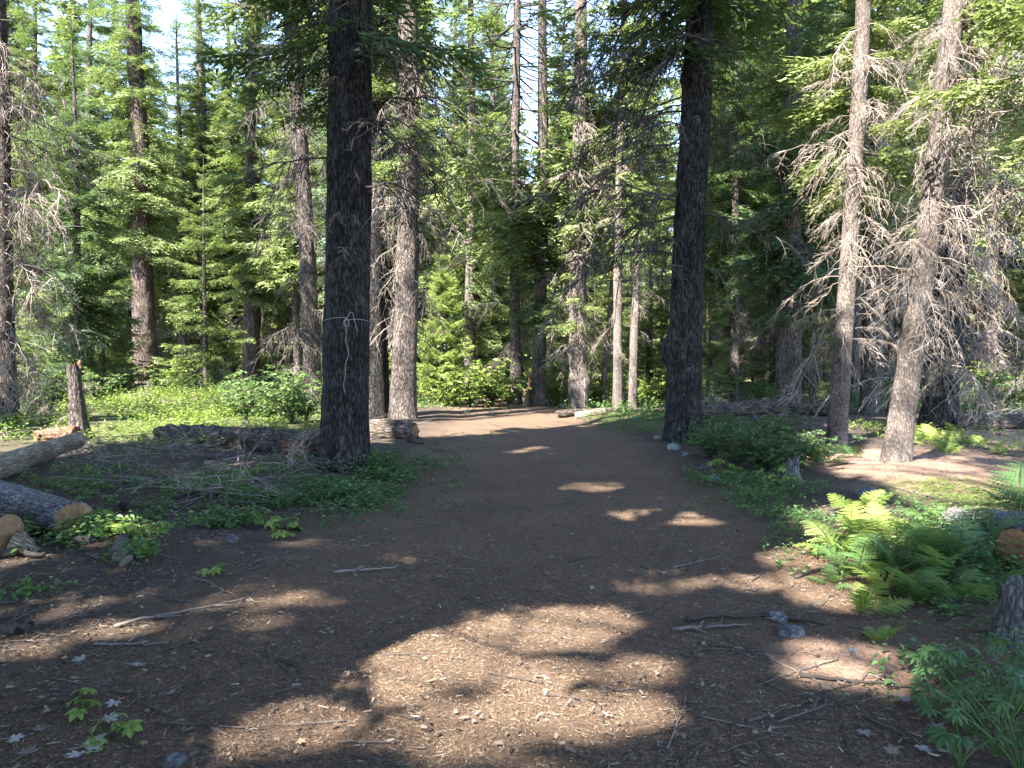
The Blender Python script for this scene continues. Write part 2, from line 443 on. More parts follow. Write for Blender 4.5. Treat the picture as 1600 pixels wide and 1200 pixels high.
BSAMP = np.array([[a, b * (1.15 - a), -.12 * a] for a in np.linspace(.1, 1.05, 9) for b in (-.38, -.19, 0, .19, .38)])
def crown_mesh(name, rng, boughs, lod, fmat, trunk_xy, origin=None, cull=False, offscreen=False, woodmat='twig_dark', bare=()):
    mb = MB()
    for (z, az, pit, l) in bare:
        V, Q, T, qt, tt, qm, tm = DEAD_LIGHT[rng.integers(8)]
        bx, by = trunk_xy(z)
        mb.add((rot_to(az, pit) @ (V * l).T).T + np.array([bx, by, z]), Q, None, qt, 2)
    for (z, az, pit, l) in boughs:
        bx, by = trunk_xy(z)
        p0 = np.array([bx, by, z])
        R = rot_to(az, pit)
        use = lod
        if origin is not None:
            S = p0 + (R @ (BSAMP * l).T).T + origin
            px, py, dp = project(S)
            inview = ((px > -80) & (px < 1680) & (py > -90) & (dp > 0)).any()
            if offscreen and inview: continue
            if not inview and lod < 3: use = 2
        elif z > 16: use = 2
        V, Q, T, qt, tt, qm, tm = BOUGH[use][rng.integers(len(BOUGH[use]))]
        fl = 1 if rng.random() < .5 else -1
        W = V * np.array([1, fl, 1]) * l * np.array([1, rng.uniform(.85, 1.15), 1])
        W = (R @ W.T).T + p0
        dt = rng.normal() * .1
        if len(Q): mb.add(W, Q, None, np.clip(qt + dt, 0, 1), qm)
        if len(T): mb.add(W if not len(Q) else np.zeros((0, 3)), None, T - (len(W) if len(Q) else 0), np.clip(tt + dt, 0, 1), tm)
    if not mb.V: return None
    if cull and mb.T:  # needles standing between the sun and a sunlit spot are cut out
        V = np.vstack(mb.V); o3 = np.zeros(3) if origin is None else origin
        for a in range(len(mb.T)):
            t3 = V[mb.T[a]] + o3; hitm = np.zeros(len(t3), bool)
            for bw in ((1, 0, 0), (0, 1, 0), (0, 0, 1), (.34, .33, .33), (.25, .5, .25)): hitm |= blocks_sun(np.einsum('nij,i->nj', t3, bw))
            k = ~hitm; mb.T[a] = mb.T[a][k]; mb.tt[a] = mb.tt[a][k]; mb.tm[a] = mb.tm[a][k]
    return mb.mesh(name, [M[fmat], M[woodmat], M['twig']])

def trunk_mesh(name, rng, r, H, lean, mat, near=True, flare=.35, furrow=.10, wig=.04, bulges=(), top=None):
    top = top or H
    k = 72 if near == 2 else (30 if near else 12)
    if near == 2: zs = np.concatenate([np.arange(-.25, 8, .045), np.linspace(8.2, top, 22)])
    elif near: zs = np.concatenate([np.arange(-.25, 9, .15), np.linspace(9.3, top, 18)])
    else: zs = np.concatenate([np.linspace(-.5, 1, 5), np.linspace(1.6, top, 14)])
    th = np.arange(k) * 2 * math.pi / k
    Z, TH = np.meshgrid(zs, th, indexing='ij')
    ph = rng.uniform(0, 50)
    rr = r * np.clip(1 - Z / (H * 1.02), .02, 1) ** .7
    fl = flare * np.exp(-np.clip(Z + .25, 0, None) / .42)
    lob = 1 + .45 * np.sin(TH * 3 + ph) * np.sin(TH * 2 + ph * 2)
    rr = rr * (1 + fl * lob)
    for (bz, ba, bh, bs) in bulges:
        da = np.abs((TH - ba + math.pi) % (2 * math.pi) - math.pi)
        rr = rr + bh * np.exp(-((Z - bz) / bs) ** 2 - (da * r / bs) ** 2) * (.75 + .5 * vnoise(TH * 6, Z * 12, 0 * Z, 9))
    if near:
        fr = 3.2 / max(r, .15) * .33
        a = np.cos(TH) * fr * 3 * r / .33; b = np.sin(TH) * fr * 3 * r / .33
        wz = Z * 1.7 + .8 * vnoise(a * .5, b * .5, Z * .7, 3)
        n1 = np.abs(vnoise(a * 1.5 + ph, b * 1.5, wz, 4) - .5) * 2
        n2 = vnoise(a * 3.5 + ph, b * 3.5, Z * 6, 5)
        n3 = vnoise(a * .5 + ph, b * .5, Z * .5, 6)
        rr = rr + r * furrow * (n1 - .45) + r * furrow * .5 * (n2 - .5) + r * .10 * (n3 - .5)
    cx, cy = trunk_axis(lean, wig, ph)(Z)
    V = np.stack([cx + rr * np.cos(TH), cy + rr * np.sin(TH), Z], -1).reshape(-1, 3)
    i = np.arange(len(zs) - 1)[:, None] * k; j = np.arange(k)[None]; j2 = (j + 1) % k
    Q = np.stack([i + j, i + j2, i + k + j2, i + k + j], -1).reshape(-1, 4)
    mb = MB(); mb.add(V, Q)
    return mb.mesh(name, mat, smooth=True), trunk_axis(lean, wig, ph)

def trunk_axis(lean, wig, ph):
    def f(z):
        z = np.asarray(z, float)
        return (lean[0] * z + wig * np.sin(z * .45 + ph) - wig * math.sin(ph), lean[1] * z + wig * np.cos(z * .4 + ph) - wig * math.cos(ph))
    return f

def add_dead(root, rng, ax, rad, n, z0, z1, lmin, lmax, meshes, azf=None, pitch=(-.5, .15)):
    for _ in range(n):
        z = rng.uniform(z0, z1); az = rng.uniform(0, 2 * math.pi) if azf is None else azf(rng)
        x, y = ax(z); l = rng.uniform(lmin, lmax)
        o = obj('dead_branch', meshes[rng.integers(len(meshes))], root,
                (float(x) + math.cos(az) * rad * .8, float(y) + math.sin(az) * rad * .8, z),
                (rng.uniform(-.4, .4), -rng.uniform(*pitch), az), l)

LANDMARKS = [(10, 'twiggy trunk'), (124, 'broken snag'), (230, 'cedar'), (325, 'big yellow-green fir'), (392, 'reddish-brown trunk'), (491, 'conifer full of fine dead branches'),
             (545, 'trunk with twine'), (629, 'sunlit brown conifer'), (692, 'cone-shaped young fir'), (750, 'bright bushes'), (815, 'wide-boughed shaded conifer'), (905, 'burl tree'),
             (976, 'slim sunlit trunks'), (1066, 'blackish trunk'), (1146, 'slim dark trunk'), (1233, 'dense dark fir'), (1307, 'smooth-barked young fir'),
             (1398, 'leaning sunlit trunk'), (1466, 'stout flared trunk'), (1549, 'stem hung with grey twigs')]
def beyond(x, y):
    px = CX + FPX * x / y
    return 'beyond the ' + min(LANDMARKS, key=lambda q: abs(q[0] - px))[1]
def tree(name, label, px, py, wpx, H, mat, top_px=None, crown=None, dead=None, near=1, group=None, flare=.35, furrow=.10,
         seed=1, bulges=(), wig=.04, sunny=None, depth=None, cat='tree'):
    """px, py: pixel of the trunk's foot; wpx: its width in pixels; the rest in metres"""
    rng = np.random.default_rng(seed)
    x, y = gp(px, py)
    r = wpx * y / FPX / 2
    lean = (((top_px - px) / (py - 0.0)) if top_px is not None else rng.normal() * .008, rng.normal() * .008)
    z = H1(x, y)
    root = thing(name, label, cat, (x, y, z), 0, group)
    me, ax = trunk_mesh('trunk', rng, r * 1.06, H, lean, M[mat], near, flare, furrow, wig, bulges)
    obj('trunk', me, root)
    for c in (crown or []):
        c = dict(c); lod = c.pop('lod', 1); fm = c.pop('mat'); cull = c.pop('cull', True); nm = c.pop('name', 'crown')
        bs = crown_boughs(rng, H=c.pop('H', H), **c)
        cm = crown_mesh(nm, rng, bs, lod, fm, lambda q: tuple(float(v) for v in ax(q)), np.array([x, y, z]), cull)
        if cm: obj(nm, cm, root)
    for d in (dead or []):
        add_dead(root, rng, ax, r, **d)
    return root, ax, r, (x, y, z)

def sunny(px, py, z0, z1, r):
    x, y = gp(px, py); POSTS.append((x, y, z0, z1, r))
# stems and bushes that the photograph shows in the sun
sunny(629, 660, .2, 1.9, .45); sunny(905, 637, .3, 9, .8); sunny(963, 637, .2, 8, .4); sunny(988, 637, .2, 8, .45)
sunny(1405, 735, .3, 7, .55); sunny(1318, 702, 3.2, 7.5, .5); sunny(690, 632, .1, 5.4, 1.5); sunny(740, 632, .1, 2.2, 1.6)
sunny(12, 668, .5, 7, .6); sunny(230, 615, .2, 4, .7); sunny(122, 685, .3, 1.6, .35); sunny(1548, 612, .2, 8, .6)
sunny(770, 614, .5, 9, 2.2); sunny(1030, 616, .3, 8, 2.0); sunny(330, 601, 3, 14, 2.2); sunny(430, 640, .1, 2, 1.4); sunny(1500, 660, 2.5, 8, 1.2); sunny(880, 625, 3, 13, 1.6)

# ------------------------------------------------------------------ ground
def ground():
    nx, ny = 270, 330
    u = np.linspace(-1, 1, nx); xs = 1.0 * np.sinh(5.6 * u)
    v = np.linspace(-.78, 1, ny); ys = 5.0 + 1.0 * np.sinh(5.7 * v)
    X, Y = np.meshgrid(xs, ys, indexing='ij')
    Z = height(X, Y)
    nearw = np.clip(1.3 - np.hypot(X, Y - 4) / 14, 0, 1)
    Z = Z + nearw * ((vnoise(X * 9, Y * 9, 0 * X, 11) - .5) * .022 + (vnoise(X * 23, Y * 23, 0 * X, 12) - .5) * .011) * (1.6 - track_mask(X, Y))
    V = np.stack([X, Y, Z], -1).reshape(-1, 3)
    i = np.arange(nx - 1)[:, None] * ny; j = np.arange(ny - 1)[None]
    Q = np.stack([i + j, i + ny + j, i + ny + j + 1, i + j + 1], -1).reshape(-1, 4)
    mb = MB(); mb.add(V, Q)
    m, nt, bs = newmat('forest_floor')
    tr = nt.nodes.new('ShaderNodeAttribute'); tr.attribute_name = 'track'
    mo = nt.nodes.new('ShaderNodeAttribute'); mo.attribute_name = 'moss'
    rd = nt.nodes.new('ShaderNodeAttribute'); rd.attribute_name = 'red'
    g = nt.nodes.new('ShaderNodeNewGeometry').outputs['Position']
    n1 = noise(nt, 1.1, 6, .65, g); n2 = noise(nt, 60, 6, .8, g, .6); n3 = noise(nt, 210, 3, .7, g); n4 = noise(nt, 8, 5, .7, g)
    s = math_(nt, 'ADD', math_(nt, 'MULTIPLY', n2, .6), math_(nt, 'MULTIPLY', n3, .4))
    track = ramp(nt, s, [(.30, (.017, .0105, .007)), (.42, (.082, .052, .032)), (.55, (.166, .108, .068)), (.68, (.39, .28, .192))])
    grey = ramp(nt, s, [(.32, (.034, .0245, .018)), (.5, (.118, .086, .063)), (.7, (.29, .23, .175))])
    track = mix(nt, ramp(nt, n4, [(.52, (0, 0, 0)), (.66, (.8, .8, .8))]), track, grey)
    duff = ramp(nt, s, [(.28, (.016, .0115, .0085)), (.46, (.056, .041, .030)), (.6, (.12, .088, .065)), (.74, (.29, .225, .17))])
    red = ramp(nt, s, [(.28, (.08, .042, .027)), (.46, (.27, .16, .105)), (.68, (.50, .37, .28))])
    moss = ramp(nt, s, [(.28, (.03, .045, .012)), (.5, (.085, .11, .025)), (.7, (.2, .22, .06))])
    col = mix(nt, tr.outputs['Fac'], duff, track)
    col = mix(nt, rd.outputs['Fac'], col, red)
    mf = math_(nt, 'MULTIPLY', mo.outputs['Fac'], ramp(nt, n4, [(.35, (.15, .15, .15)), (.6, (1, 1, 1))]))
    col = mix(nt, mf, col, moss)
    col = mix(nt, 1.0, col, ramp(nt, n1, [(.25, (.72, .72, .74)), (.7, (1.12, 1.1, 1.08))]), 'MULTIPLY')
    nt.links.new(col, bs.inputs['Base Color']); bs.inputs['Roughness'].default_value = 1.0
    bump(nt, bs, s, 1.0, .035)
    me = mb.mesh('ground', m, True)
    x, y = V[:, 0], V[:, 1]
    def ell(px, py, rx, ry, soft=.5):
        cx, cy, a, b = zone(px, py, rx, ry)
        d = np.hypot((x - cx) / a, (y - cy) / b) + (fbm2(x * 1.5, y * 1.5, 3, 13) - .5) * .8
        return np.clip((1 - d) / soft + .5, 0, 1)
    track = track_mask(x, y)
    moss = np.max([ell(300, 660, 260, 30), ell(1520, 790, 110, 28), ell(1010, 662, 90, 14), ell(1180, 790, 100, 30) * .5, ell(560, 770, 140, 40) * .4,
                   .6 * np.clip((np.hypot(x, y) - 26) / 10, 0, 1) * (1 - track)], axis=0) * (1 - track)
    red = np.max([ell(1440, 750, 130, 50), ell(1520, 730, 120, 22), ell(1340, 1040, 110, 40), ell(1570, 690, 60, 20)], axis=0)
    for nm, a in (('track', track), ('moss', moss), ('red', red)):
        at = me.attributes.new(nm, 'FLOAT', 'POINT'); at.data.foreach_set('value', a.astype(np.float32))
    return tag(obj('ground', me), 'brown needle-covered forest floor with a worn track through the trees', 'ground', kind='structure')
ground()

# ------------------------------------------------------------------ trees in view
DD, DK = DEAD, DEAD_DARK
left_side = lambda rng: math.pi + rng.normal() * .6
right_side = lambda rng: rng.normal() * .7
cam_left = lambda rng: rng.uniform(math.pi * .75, math.pi * 1.5)
TREES = []
def T(*a, **k):
    r = tree(*a, **k); TREES.append(r); return r

treeA = T('fir_tree', 'massive dark furrowed conifer trunk with white twine tied round it', 537, 738, 70, 30, 'bark_grey', 553, near=2, seed=11, flare=.36, furrow=.07, wig=.02,
  bulges=[(2.25, -1.5, -.05, .12), (1.2, -1.45, -.04, .1), (5.2, -1.2, .04, .25)],
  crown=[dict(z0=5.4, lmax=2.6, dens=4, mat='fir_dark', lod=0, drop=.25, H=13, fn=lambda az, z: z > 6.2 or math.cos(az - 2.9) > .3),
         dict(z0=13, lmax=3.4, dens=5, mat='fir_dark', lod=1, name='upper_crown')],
  dead=[dict(n=26, z0=2.2, z1=6.6, lmin=.25, lmax=.9, meshes=DD, pitch=(-1.1, .2)),
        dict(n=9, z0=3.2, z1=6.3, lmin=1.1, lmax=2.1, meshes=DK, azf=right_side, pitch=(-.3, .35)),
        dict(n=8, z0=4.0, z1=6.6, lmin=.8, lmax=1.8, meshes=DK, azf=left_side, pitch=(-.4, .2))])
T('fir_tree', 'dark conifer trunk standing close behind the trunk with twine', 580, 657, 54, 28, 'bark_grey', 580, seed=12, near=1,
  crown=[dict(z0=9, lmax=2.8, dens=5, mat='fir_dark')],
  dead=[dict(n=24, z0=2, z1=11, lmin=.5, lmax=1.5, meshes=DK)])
T('fir_tree', 'straight grey-brown conifer full of fine dead side branches beside the dark twine trunk', 491, 642, 27, 27, 'bark_brown', 455, seed=13, near=1,
  crown=[dict(z0=10.5, lmax=2.6, dens=5, mat='fir_mid')],
  dead=[dict(n=70, z0=2.2, z1=11.5, lmin=.9, lmax=2.3, meshes=DK, pitch=(-.5, .1))])
T('fir_tree', 'sunlit brown conifer with pale drooping dead branches beside the fallen log end', 629, 660, 37, 27, 'bark_brown', 641, seed=14, near=1, flare=.3,
  crown=[dict(z0=6.5, lmax=2.6, dens=4, mat='fir_mid', drop=.3)],
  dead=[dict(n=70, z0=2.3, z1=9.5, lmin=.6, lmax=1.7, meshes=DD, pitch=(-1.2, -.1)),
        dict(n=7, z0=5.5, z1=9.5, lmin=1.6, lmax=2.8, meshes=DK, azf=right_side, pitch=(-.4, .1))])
T('cedar_tree', 'thick stringy-barked cedar trunk at the back of the sunny clearing', 230, 613, 34, 30, 'bark_cedar', 222, seed=15, near=1, flare=.3, furrow=.16,
  crown=[dict(z0=5.5, lmax=2.8, dens=6, mat='fir_mid', drop=.25, droop0=.5, cull=False)],
  dead=[dict(n=12, z0=3, z1=10, lmin=.6, lmax=1.6, meshes=DK)])
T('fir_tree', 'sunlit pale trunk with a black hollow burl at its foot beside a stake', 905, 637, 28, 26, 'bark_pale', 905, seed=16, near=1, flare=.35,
  bulges=[(.85, -.7, .13, .22), (.8, -2.4, .08, .2)],
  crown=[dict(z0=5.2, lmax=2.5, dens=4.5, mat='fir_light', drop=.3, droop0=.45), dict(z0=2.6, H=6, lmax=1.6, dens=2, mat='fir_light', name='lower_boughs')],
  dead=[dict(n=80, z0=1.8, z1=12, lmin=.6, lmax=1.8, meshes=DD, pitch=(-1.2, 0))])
T('fir_tree', 'shaded conifer with wide dark boughs above the pale stumps', 806, 632, 17, 27, 'bark_brown', 808, seed=17, near=1,
  crown=[dict(z0=5.6, lmax=3.8, dens=8, mat='fir_mid', drop=.1, droop0=.35)],
  dead=[dict(n=20, z0=1.6, z1=6, lmin=.6, lmax=1.9, meshes=DK)])
T('fir_tree', 'shaded flared trunk right behind the pale stump', 842, 634, 21, 24, 'bark_brown', 846, seed=18, near=1, flare=.45,
  crown=[dict(z0=3.0, lmax=2.0, dens=5, mat='fir_dark', drop=.25)],
  dead=[dict(n=14, z0=1.2, z1=5, lmin=.5, lmax=1.4, meshes=DK)])
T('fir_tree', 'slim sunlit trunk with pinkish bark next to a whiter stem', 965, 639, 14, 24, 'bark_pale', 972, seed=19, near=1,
  crown=[dict(z0=5, lmax=2.0, dens=5, mat='fir_mid', drop=.3)], dead=[dict(n=22, z0=2, z1=9, lmin=.4, lmax=1.2, meshes=DD)])
T('fir_tree', 'slim whitish sunlit trunk standing right of the pinkish one', 988, 638, 13, 22, 'bark_pale', 1001, seed=20, near=1,
  crown=[dict(z0=5, lmax=1.8, dens=5, mat='fir_light', drop=.3)], dead=[dict(n=20, z0=2.5, z1=9, lmin=.4, lmax=1.2, meshes=DD)])
T('fir_tree', 'very thin pale crooked stem between the burl tree and the pinkish trunk', 942, 631, 8, 15, 'bark_pale', 952, seed=21, near=1, wig=.15,
  crown=[dict(z0=6, lmax=1.3, dens=4, mat='fir_mid', drop=.3)], dead=[dict(n=16, z0=1.5, z1=7, lmin=.4, lmax=1.1, meshes=DD)])
treeR = T('fir_tree', 'large blackish trunk with a burl on its side at the track edge', 1066, 695, 50, 30, 'bark_grey', 1087, near=2, seed=22, flare=.42, furrow=.09, wig=.03,
  bulges=[(1.75, 3.0, .12, .17), (1.5, 2.9, .09, .12), (.45, -1.3, .06, .2), (6.5, 3.2, .07, .14)],
  crown=[dict(z0=7.2, lmax=3.2, dens=6, mat='fir_dark', drop=.2)],
  dead=[dict(n=36, z0=3.0, z1=9.5, lmin=1.4, lmax=2.9, meshes=DK, azf=left_side, pitch=(-.45, .15)),
        dict(n=16, z0=3.0, z1=9, lmin=.8, lmax=2.0, meshes=DK, azf=right_side, pitch=(-.6, .1)),
        dict(n=12, z0=2.4, z1=7, lmin=.15, lmax=.4, meshes=DD)])
T('fir_tree', 'slim dark trunk behind the leafy shrubs right of the blackish trunk', 1146, 628, 13, 20, 'bark_brown', 1150, seed=23, near=1,
  crown=[dict(z0=3.6, lmax=2.0, dens=5, mat='fir_dark', cull=False)], dead=[dict(n=18, z0=1.5, z1=6, lmin=.5, lmax=1.5, meshes=DK)])
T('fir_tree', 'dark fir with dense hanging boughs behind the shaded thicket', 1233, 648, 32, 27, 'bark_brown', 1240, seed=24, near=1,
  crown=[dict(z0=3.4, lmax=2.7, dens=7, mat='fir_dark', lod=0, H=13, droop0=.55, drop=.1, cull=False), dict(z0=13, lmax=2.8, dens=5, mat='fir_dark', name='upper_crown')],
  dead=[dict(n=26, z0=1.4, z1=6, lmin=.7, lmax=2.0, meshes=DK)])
T('fir_tree', 'thin reddish-dark pole of a young tree beside the dense dark fir', 1269, 640, 11, 15, 'bark_cedar', 1258, seed=25, near=1,
  crown=[dict(z0=5, lmax=1.3, dens=4, mat='fir_dark')], dead=[dict(n=24, z0=1.2, z1=7, lmin=.5, lmax=1.3, meshes=DD)])
T('fir_tree', 'smooth-barked young fir, shaded low and sunlit above, beside the leafy thicket', 1307, 703, 27, 20, 'bark_pale', 1328, seed=26, near=2, flare=.28, furrow=.07,
  crown=[dict(z0=4.4, lmax=2.3, dens=6, mat='fir_light', lod=0, H=9.5, drop=.2, droop0=.1, fn=lambda az, z: math.cos(az + 2.0) < .5), dict(z0=9.5, lmax=2, dens=4, mat='fir_light', name='upper_crown')],
  dead=[dict(n=70, z0=1.8, z1=7.2, lmin=.4, lmax=1.5, meshes=DD)])
T('fir_tree', 'brown trunk wrapped in fine dead twigs behind the leaning sunlit trunk', 1358, 643, 25, 24, 'bark_brown', 1372, seed=27, near=1,
  crown=[dict(z0=4.8, lmax=2.2, dens=4, mat='fir_light', drop=.3)],
  dead=[dict(n=90, z0=1.2, z1=11, lmin=.7, lmax=2.0, meshes=DD)])
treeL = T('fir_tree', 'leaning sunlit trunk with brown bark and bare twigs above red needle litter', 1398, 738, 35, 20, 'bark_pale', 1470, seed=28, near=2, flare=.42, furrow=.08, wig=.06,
  crown=[dict(z0=4.9, lmax=2.1, dens=6, mat='fir_light', lod=0, H=9, drop=.25, droop0=.1, fn=lambda az, z: math.cos(az + 2.0) < .45), dict(z0=9, lmax=2, dens=4, mat='fir_light', name='upper_crown')],
  dead=[dict(n=84, z0=1.6, z1=6.8, lmin=.25, lmax=1.0, meshes=DD, pitch=(-.9, .2)),
        dict(n=22, z0=2.2, z1=6.4, lmin=.8, lmax=1.7, meshes=DD, azf=right_side, pitch=(-.7, .1))])
T('fir_tree', 'stout furrowed dark trunk with flared roots behind the leaning tree', 1466, 673, 46, 28, 'bark_grey', 1500, seed=29, near=1, flare=.45, furrow=.14,
  crown=[dict(z0=5.5, lmax=2.4, dens=4, mat='fir_light', drop=.35)],
  dead=[dict(n=100, z0=1.0, z1=10, lmin=.8, lmax=2.3, meshes=DD, pitch=(-.9, .1))])
T('fir_tree', 'sunlit stem hung with grey twigs standing behind the dark fallen log', 1549, 613, 15, 22, 'bark_pale', 1560, seed=30, near=1,
  crown=[dict(z0=9, lmax=2, dens=4, mat='fir_mid', drop=.3)],
  dead=[dict(n=100, z0=1.2, z1=16, lmin=.9, lmax=2.6, meshes=DD, pitch=(-1.1, 0))])
T('fir_tree', 'twiggy trunk with tangled pale dead branches beside the broken snag', 10, 668, 34, 24, 'bark_brown', 4, seed=31, near=1,
  crown=[dict(z0=6.2, lmax=2.0, dens=3, mat='fir_light', drop=.45)],
  dead=[dict(n=90, z0=.5, z1=8.8, lmin=.5, lmax=1.5, meshes=DD, pitch=(-1.2, .1)),
        dict(n=60, z0=1.0, z1=8.8, lmin=.9, lmax=2.1, meshes=DD, azf=right_side, pitch=(-.9, .1))])
T('fir_tree', 'young shaded fir with low dark-green boughs behind the broken snag', 125, 632, 13, 13, 'bark_brown', 118, seed=32, near=1,
  crown=[dict(z0=1.6, lmax=2.3, dens=7, mat='fir_dark', droop0=.5, drop=.1, cull=False)])
T('fir_tree', 'bluish-green fir with tiered boughs rising left of the cedar', 140, 607, 17, 26, 'bark_far', 150, seed=33, near=1,
  crown=[dict(z0=4.5, lmax=3.2, dens=7, mat='fir_blue', droop0=.35, cull=False)])
T('fir_tree', 'big yellow-green fir with sunlit tiered boughs right of the cedar', 325, 601, 22, 28, 'bark_far', 318, seed=34, near=1,
  crown=[dict(z0=3.4, lmax=3.9, dens=8, mat='fir_light', droop0=.4, drop=.1, cull=False)], dead=[dict(n=16, z0=1.5, z1=5, lmin=.8, lmax=2, meshes=DD)])
T('fir_tree', 'full mid-green fir rising behind the twiggy trunk', 62, 606, 15, 25, 'bark_far', 66, seed=42, near=0,
  crown=[dict(z0=4.0, lmax=3.0, dens=7, mat='fir_mid', droop0=.45, cull=False)])
T('fir_tree', 'tall mid-green fir whose crown closes the gap above the young cone-shaped fir', 712, 596, 18, 28, 'bark_far', 714, seed=45, near=0,
  crown=[dict(z0=7.0, lmax=3.2, dens=7, mat='fir_mid', droop0=.45)])
T('fir_tree', 'full light-green fir closing the gap left of the twiggy trunk', 22, 600, 15, 27, 'bark_far', 24, seed=46, near=0,
  crown=[dict(z0=5.0, lmax=3.2, dens=7, mat='fir_light', droop0=.45)])
T('fir_tree', 'light-green fir filling the gap between cedar and bluish fir', 188, 599, 15, 27, 'bark_far', 186, seed=43, near=0,
  crown=[dict(z0=6.0, lmax=3.0, dens=7, mat='fir_light', droop0=.45, cull=False)])
T('fir_tree', 'tall grey-green fir between the twine trunk and the burl tree', 768, 598, 18, 27, 'bark_far', 770, seed=44, near=0,
  crown=[dict(z0=3.5, lmax=3.2, dens=7, mat='fir_blue', droop0=.45)])
T('fir_tree', 'reddish-brown trunk in shade behind the leafy green shrubs', 392, 606, 26, 26, 'bark_cedar', 400, seed=35, near=1,
  crown=[dict(z0=5.5, lmax=3.0, dens=6, mat='fir_light', droop0=.4, cull=False)], dead=[dict(n=20, z0=2, z1=7, lmin=.8, lmax=2, meshes=DK)])
T('fir_tree', 'thin pole-like trunk touching the left flank of the cedar', 207, 604, 7, 18, 'bark_grey', 209, seed=36, near=1,
  crown=[dict(z0=8, lmax=1.4, dens=4, mat='fir_mid')])
T('fir_tree', 'slim brown trunk in sun beyond the brushwood pile', 288, 603, 13, 22, 'bark_brown', 284, seed=37, near=1,
  crown=[dict(z0=4.4, lmax=2.4, dens=5, mat='fir_mid')], dead=[dict(n=14, z0=1.5, z1=5, lmin=.8, lmax=1.6, meshes=DD)])
T('fir_tree', 'dark shaded trunk beside the reddish-brown one at the back', 358, 602, 18, 24, 'bark_grey', 362, seed=38, near=1,
  crown=[dict(z0=5.5, lmax=2.6, dens=5, mat='fir_mid')])
T('young_fir', 'small perfect cone-shaped young fir beside the bright bush', 692, 633, 7, 5.3, 'bark_brown', 694, seed=39, near=1, flare=.1,
  crown=[dict(z0=.12, lmax=1.1, dens=26, mat='fir_bright', lod=1, droop0=-.2, drop=.02, shape=1.35, cull=False)])
T('fir_tree', 'drooping fir whose dark boughs hang behind the young cone-shaped fir', 735, 618, 18, 25, 'bark_far', 738, seed=40, near=1,
  crown=[dict(z0=3.2, lmax=3.0, dens=6, mat='fir_mid', droop0=.5)])

T('fir_tree', 'young fir reaching light-green sprays past the weathered stump side', 1690, 770, 22, 14, 'bark_pale', 1700, seed=41, near=1,
  crown=[dict(z0=3.6, lmax=2.0, dens=3, mat='fir_light', lod=0, H=9, drop=.15, droop0=.1, cull=False), dict(z0=9, lmax=1.8, dens=5, mat='fir_light', name='upper_crown')],
  dead=[dict(n=40, z0=1.0, z1=7, lmin=.5, lmax=1.6, meshes=DD)])

# ------------------------------------------------------------------ unseen firs put in beside and behind the viewer to shade the track
SHADE = [(-3.6, -5.2, 23, 3.4), (-8.8, 1.2, 25, 3.6), (-3.0, -8.0, 24, 3.4), (-10.5, -4.5, 26, 3.7), (-11.0, 5.6, 24, 3.3), (-14, 1.0, 25, 3.6),
         (-7.0, -9.5, 25, 3.6), (-15.6, 10.4, 25, 3.4), (-15, -6, 26, 3.6), (-.8, -4.6, 20, 2.9), (-6.2, 2.8, 18, 2.6), (1.8, -8.5, 23, 3.2), (-12.8, -9.8, 26, 3.6),
         (-20.5, 4.0, 26, 3.5), (3.6, -5.0, 20, 2.7), (-2.6, -13, 26, 3.6), (-3.9, -.2, 14, 2.0), (-17.5, 12.5, 24, 3.2), (-7.4, 5.4, 26, 3.6), (-5.4, 6.3, 28, 3.6), (.8, -2.6, 17, 2.4), (-9.6, -1.2, 22, 3.2)]
CELL = .22; GX0, GY0, GNX, GNY = -9.0, 1.6, 88, 96
cover = np.zeros((GNX, GNY))
def ground_of(S):
    t = S[:, 2] / TOSUN[2]
    return S[:, 0] - TOSUN[0] * t, S[:, 1] - TOSUN[1] * t
def mark(S):
    gx, gy = ground_of(S); a = np.floor((gx - GX0) / CELL).astype(int); b = np.floor((gy - GY0) / CELL).astype(int)
    k = (a >= 0) & (a < GNX) & (b >= 0) & (b < GNY); np.add.at(cover, (a[k], b[k]), 1)
SH = []
for i, (x, y, H, lm) in enumerate(SHADE):
    rng = np.random.default_rng(200 + i)
    root = thing('fir_tree', 'tall unseen fir beside the track, crown shaped to throw its shade', 'tree', (x, y, H1(x, y)), 0, 'unseen firs put in to shade the track')
    me, ax = trunk_mesh('trunk', rng, .3, H, (rng.normal() * .01, rng.normal() * .01), M['bark_grey'], 0)
    obj('trunk', me, root)
    kept = []
    for (z, az, pit, l) in crown_boughs(rng, 4.2, H, lm * .85, 5.0, drop=.1, lr=(.35, 1.1)):
        p0 = np.array([*(float(v) for v in ax(z)), z]) + np.array([x, y, 0]); Rm = rot_to(az, pit)
        S = p0 + (Rm @ (BSAMP * l).T).T
        px, py, dp = project(S)
        if ((px > -80) & (px < 1680) & (py > -90) & (dp > 0)).any(): continue
        kept.append((z, az, pit, l)); mark(S)
    SH.append((x, y, H, ax, kept, root))
for tr in (treeA, treeR): SH.append((tr[3][0], tr[3][1], 29, tr[1], [], tr[0]))
